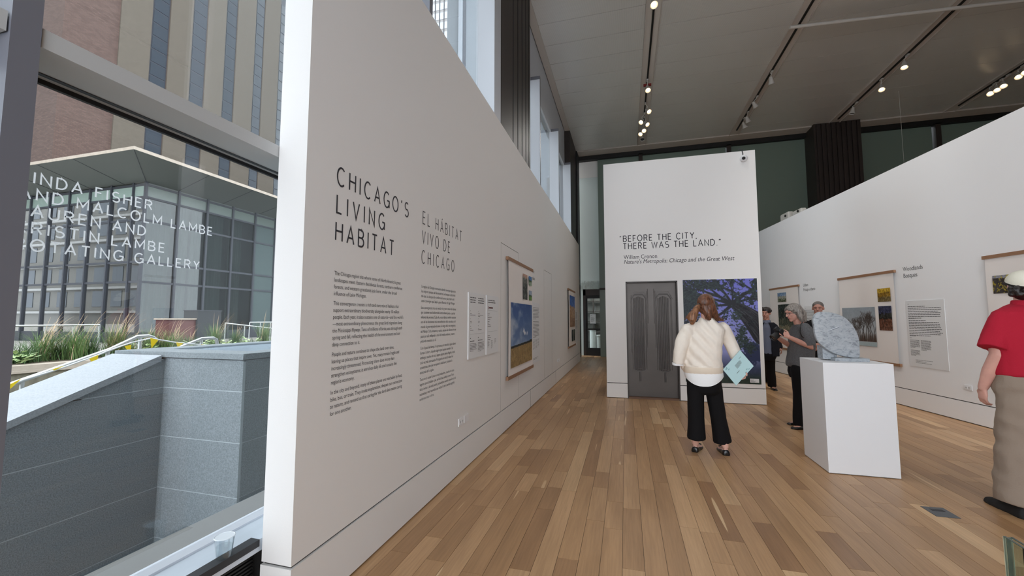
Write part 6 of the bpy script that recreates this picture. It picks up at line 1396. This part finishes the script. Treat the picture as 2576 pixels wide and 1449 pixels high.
# ---------------------------------------------------------------- person in the red shirt at the right edge
D = 3.21
fD = Vector((-.05, 1, 0)).normalized(); rD = Vector((fD.y, -fD.x, 0))
toe = onz(0, 2489, 1262); heel = Vector((toe.x, toe.y, 0))-fD*.29
rd = thing('person', (heel.x+.12, heel.y+.12, 0), 'person in a red shirt, khaki trousers and pale cap, cut by the right edge', 'person')
MT['skin_d'] = skin_mat('skin_light', (206, 156, 142)); MT['red'] = mat('red_shirt', (172, 28, 50), .85, bump=.25, bscale=120, spec=.25); MT['khaki'] = mat('khaki_trousers', (142, 126, 112), .9, bump=.2, bscale=90)
body0 = Vector((heel.x+.15, heel.y+.10, 0))
def B_(x_, y_, z_): return body0+rD*x_+fD*y_+UP*z_
zT = lambda py: at(2560, py, D).z
Cd = at(2586, 722, D+.0); zs = 1.50
nb_ = Vector((Cd.x, Cd.y, 0)); hipc = B_(.0, .02, 0)
sx0 = Vector((nb_.x, nb_.y, 0))
shl = at(2503, 800, D+.02); elb = at(2514, 893, D-.02); wrl = at(2473, 975, D+.06)
shr2 = shl+rD*.40; 
tc_ = (shl+shr2)/2; tcx = Vector((tc_.x, tc_.y, 0))
bd = EMB(); fx_, ux_, rx_ = head(bd, Vector((tcx.x, tcx.y, Cd.z)), (fD+rD*.35).normalized(), UP, 1.03)
HC = Vector((tcx.x, tcx.y, Cd.z))
def T_(z_, a_, b_, dx=0, n=20, p=2.0): return ringv(Vector((tcx.x*(1-(1.5-z_)*.9)+hipc.x*((1.5-z_)*.9), tcx.y*(1-(1.5-z_)*.9)+hipc.y*((1.5-z_)*.9), z_)) if z_ > .5 else Vector((hipc.x, hipc.y, z_)), rD, fD, a_, b_, n, p)
limb(bd, [HC-UP*.07, Vector((tcx.x, tcx.y, 1.55)), Vector((tcx.x, tcx.y, 1.46))], [.058, .062, .08])
bd.rings([T_(1.50, .12, .08), T_(1.44, .19, .10), T_(1.28, .18, .115), T_(1.12, .16, .11), T_(.98, .175, .12), T_(.88, .16, .12), T_(.84, .10, .08)])
elr2 = shr2+Vector((.06, .02, -.30)); wrr2 = elr2+Vector((.0, .10, -.25))
limb(bd, [shl+rD*.05-UP*.03, (shl+elb)/2, elb, (elb+wrl)/2+Vector((-.005, 0, .0)), wrl], [.045, .056, .056, .049, .031]); limb(bd, [shr2-rD*.05-UP*.03, elr2, wrr2], [.042, .045, .03])
hand(bd, wrl, at(2472, 1012, D+.07)-wrl, rD, fD, 1.0, (.25, .55, .45)); hand(bd, wrr2, Vector((0, .05, -.2)), -rD, fD, 1.0)
legs = []
for k, (hx, fy_) in enumerate(((0, 0), (.26, .22))):
    h0 = Vector((heel.x+hx, heel.y+fy_, 0)); an = h0+UP*.09+fD*.06; hp = B_(-.02+hx*.7, .04, .90); legs.append((h0, hp, an)); limb(bd, [hp, (hp+an)/2+fD*.02, an], [.09, .06, .04]); shoe(bd, h0+fD*.02, fD, .25, .042, .06, .012)
remesh(bd, 'body', 'skin_d', rd, .006, 2)
t = EMB(); t.rings([T_(1.565, .072, .068, p=2.2), T_(1.545, .12, .09, p=2.2), T_(1.50, .20, .12, p=2.3), T_(1.40, .225, .14, p=2.3), T_(1.25, .22, .15, p=2.3), T_(1.10, .21, .15, p=2.3), T_(1.02, .205, .15, p=2.3), T_(.99, .18, .13)])
limb(t, [shl+rD*.05-UP*.01, (shl+elb)/2, at(2499, 878, D-.01)], [.082, .086, .092], 18, flat=True); limb(t, [shr2-rD*.05-UP*.01, (shr2+elr2)/2, elr2], [.082, .086, .092], 18, flat=True)
remesh(t, 'shirt', 'red', rd, .008, 4, folds(.008, 9, (1, 1, .7), 3))
q = EMB(); q.rings([T_(1.55, .085, .082), T_(1.59, .076, .074), T_(1.595, .068, .066), T_(1.56, .066, .064)]); q.build('collar', 'red', rd, True)
t = EMB(); t.rings([T_(1.05, .19, .135, p=2.2), T_(1.0, .20, .145, p=2.2), T_(.92, .205, .15, p=2.2), T_(.86, .19, .14), T_(.82, .13, .1)])
for h0, hp, an in legs: limb(t, [hp-UP*.02, (hp+an)/2+fD*.01, an-UP*.015], [.125, .112, .120], 20, flat=True)
remesh(t, 'trousers', 'khaki', rd, .009, 3, folds(.012, 8, (1, 1, 1.6), 5))
q = EMB(); q.add([B_(-.19, -.06, .93), B_(-.05, -.125, .96), B_(-.05, -.13, .93), B_(-.19, -.065, .91)], [(0, 1, 2, 3)])
for h0, hp, an in legs: s_ = EMB(); shoe(s_, h0-fD*.02, fD, .33, .056, .10); so = remesh(s_, 'shoe', mat('black_suede', (20, 18, 18), .8) if hp is legs[0][1] else 'shoe_black', rd, .007, 2)
h_ = EMB(); ball(h_, HC+ux_*.020-fx_*.018, rx_, fx_, ux_, .086, .100, .080)
ball(h_, HC-ux_*.05-fx_*.045, rx_, fx_, ux_, .078, .06, .06)
for k in range(26): a_ = k*.71; ball(h_, HC-ux_*(.01+.07*((k*37) % 10)/10)-fx_*(.055+.05*math.cos(a_))-rx_*(.085*math.sin(a_)), rx_, fx_, ux_, .022, .022, .022, 8)
remesh(h_, 'hair', hY, rd, .006, 1, folds(.006, 34))
q = EMB(); cu2 = (ux_*.93-fx_*.36).normalized(); cf2 = (fx_*.93+ux_*.36).normalized()
q.rings([ringv(HC+ux_*.030-fx_*.014+cu2*(.100*math.sin(t_)), rx_, cf2, .098*math.cos(t_)+.002, .116*math.cos(t_)+.002, 26) for t_ in [i*PI/2/8 for i in range(9)]])
q.build('cap', mat('pale_cap', (226, 222, 206), .8, bump=.2, bscale=300), rd, True)
q = EMB(); q.rings([ringv(HC+ux_*.030-fx_*.014+cu2*dz_, rx_, cf2, .100+e_, .118+e_, 26) for dz_, e_ in ((-.004, 0), (.008, .001), (.008, -.006), (-.004, -.006))], True); q.build('cap_band', 'black', rd, True)
q = EMB(); cb_ = HC+ux_*.060-fx_*.115; q.tube([cb_-rx_*.03, cb_-rx_*.015+cu2*.014, cb_+cu2*.0, cb_+rx_*.02+cu2*.012, cb_+rx_*.04-cu2*.004], .0035, 6); q.build('cap_stitching', 'dark', rd, True)
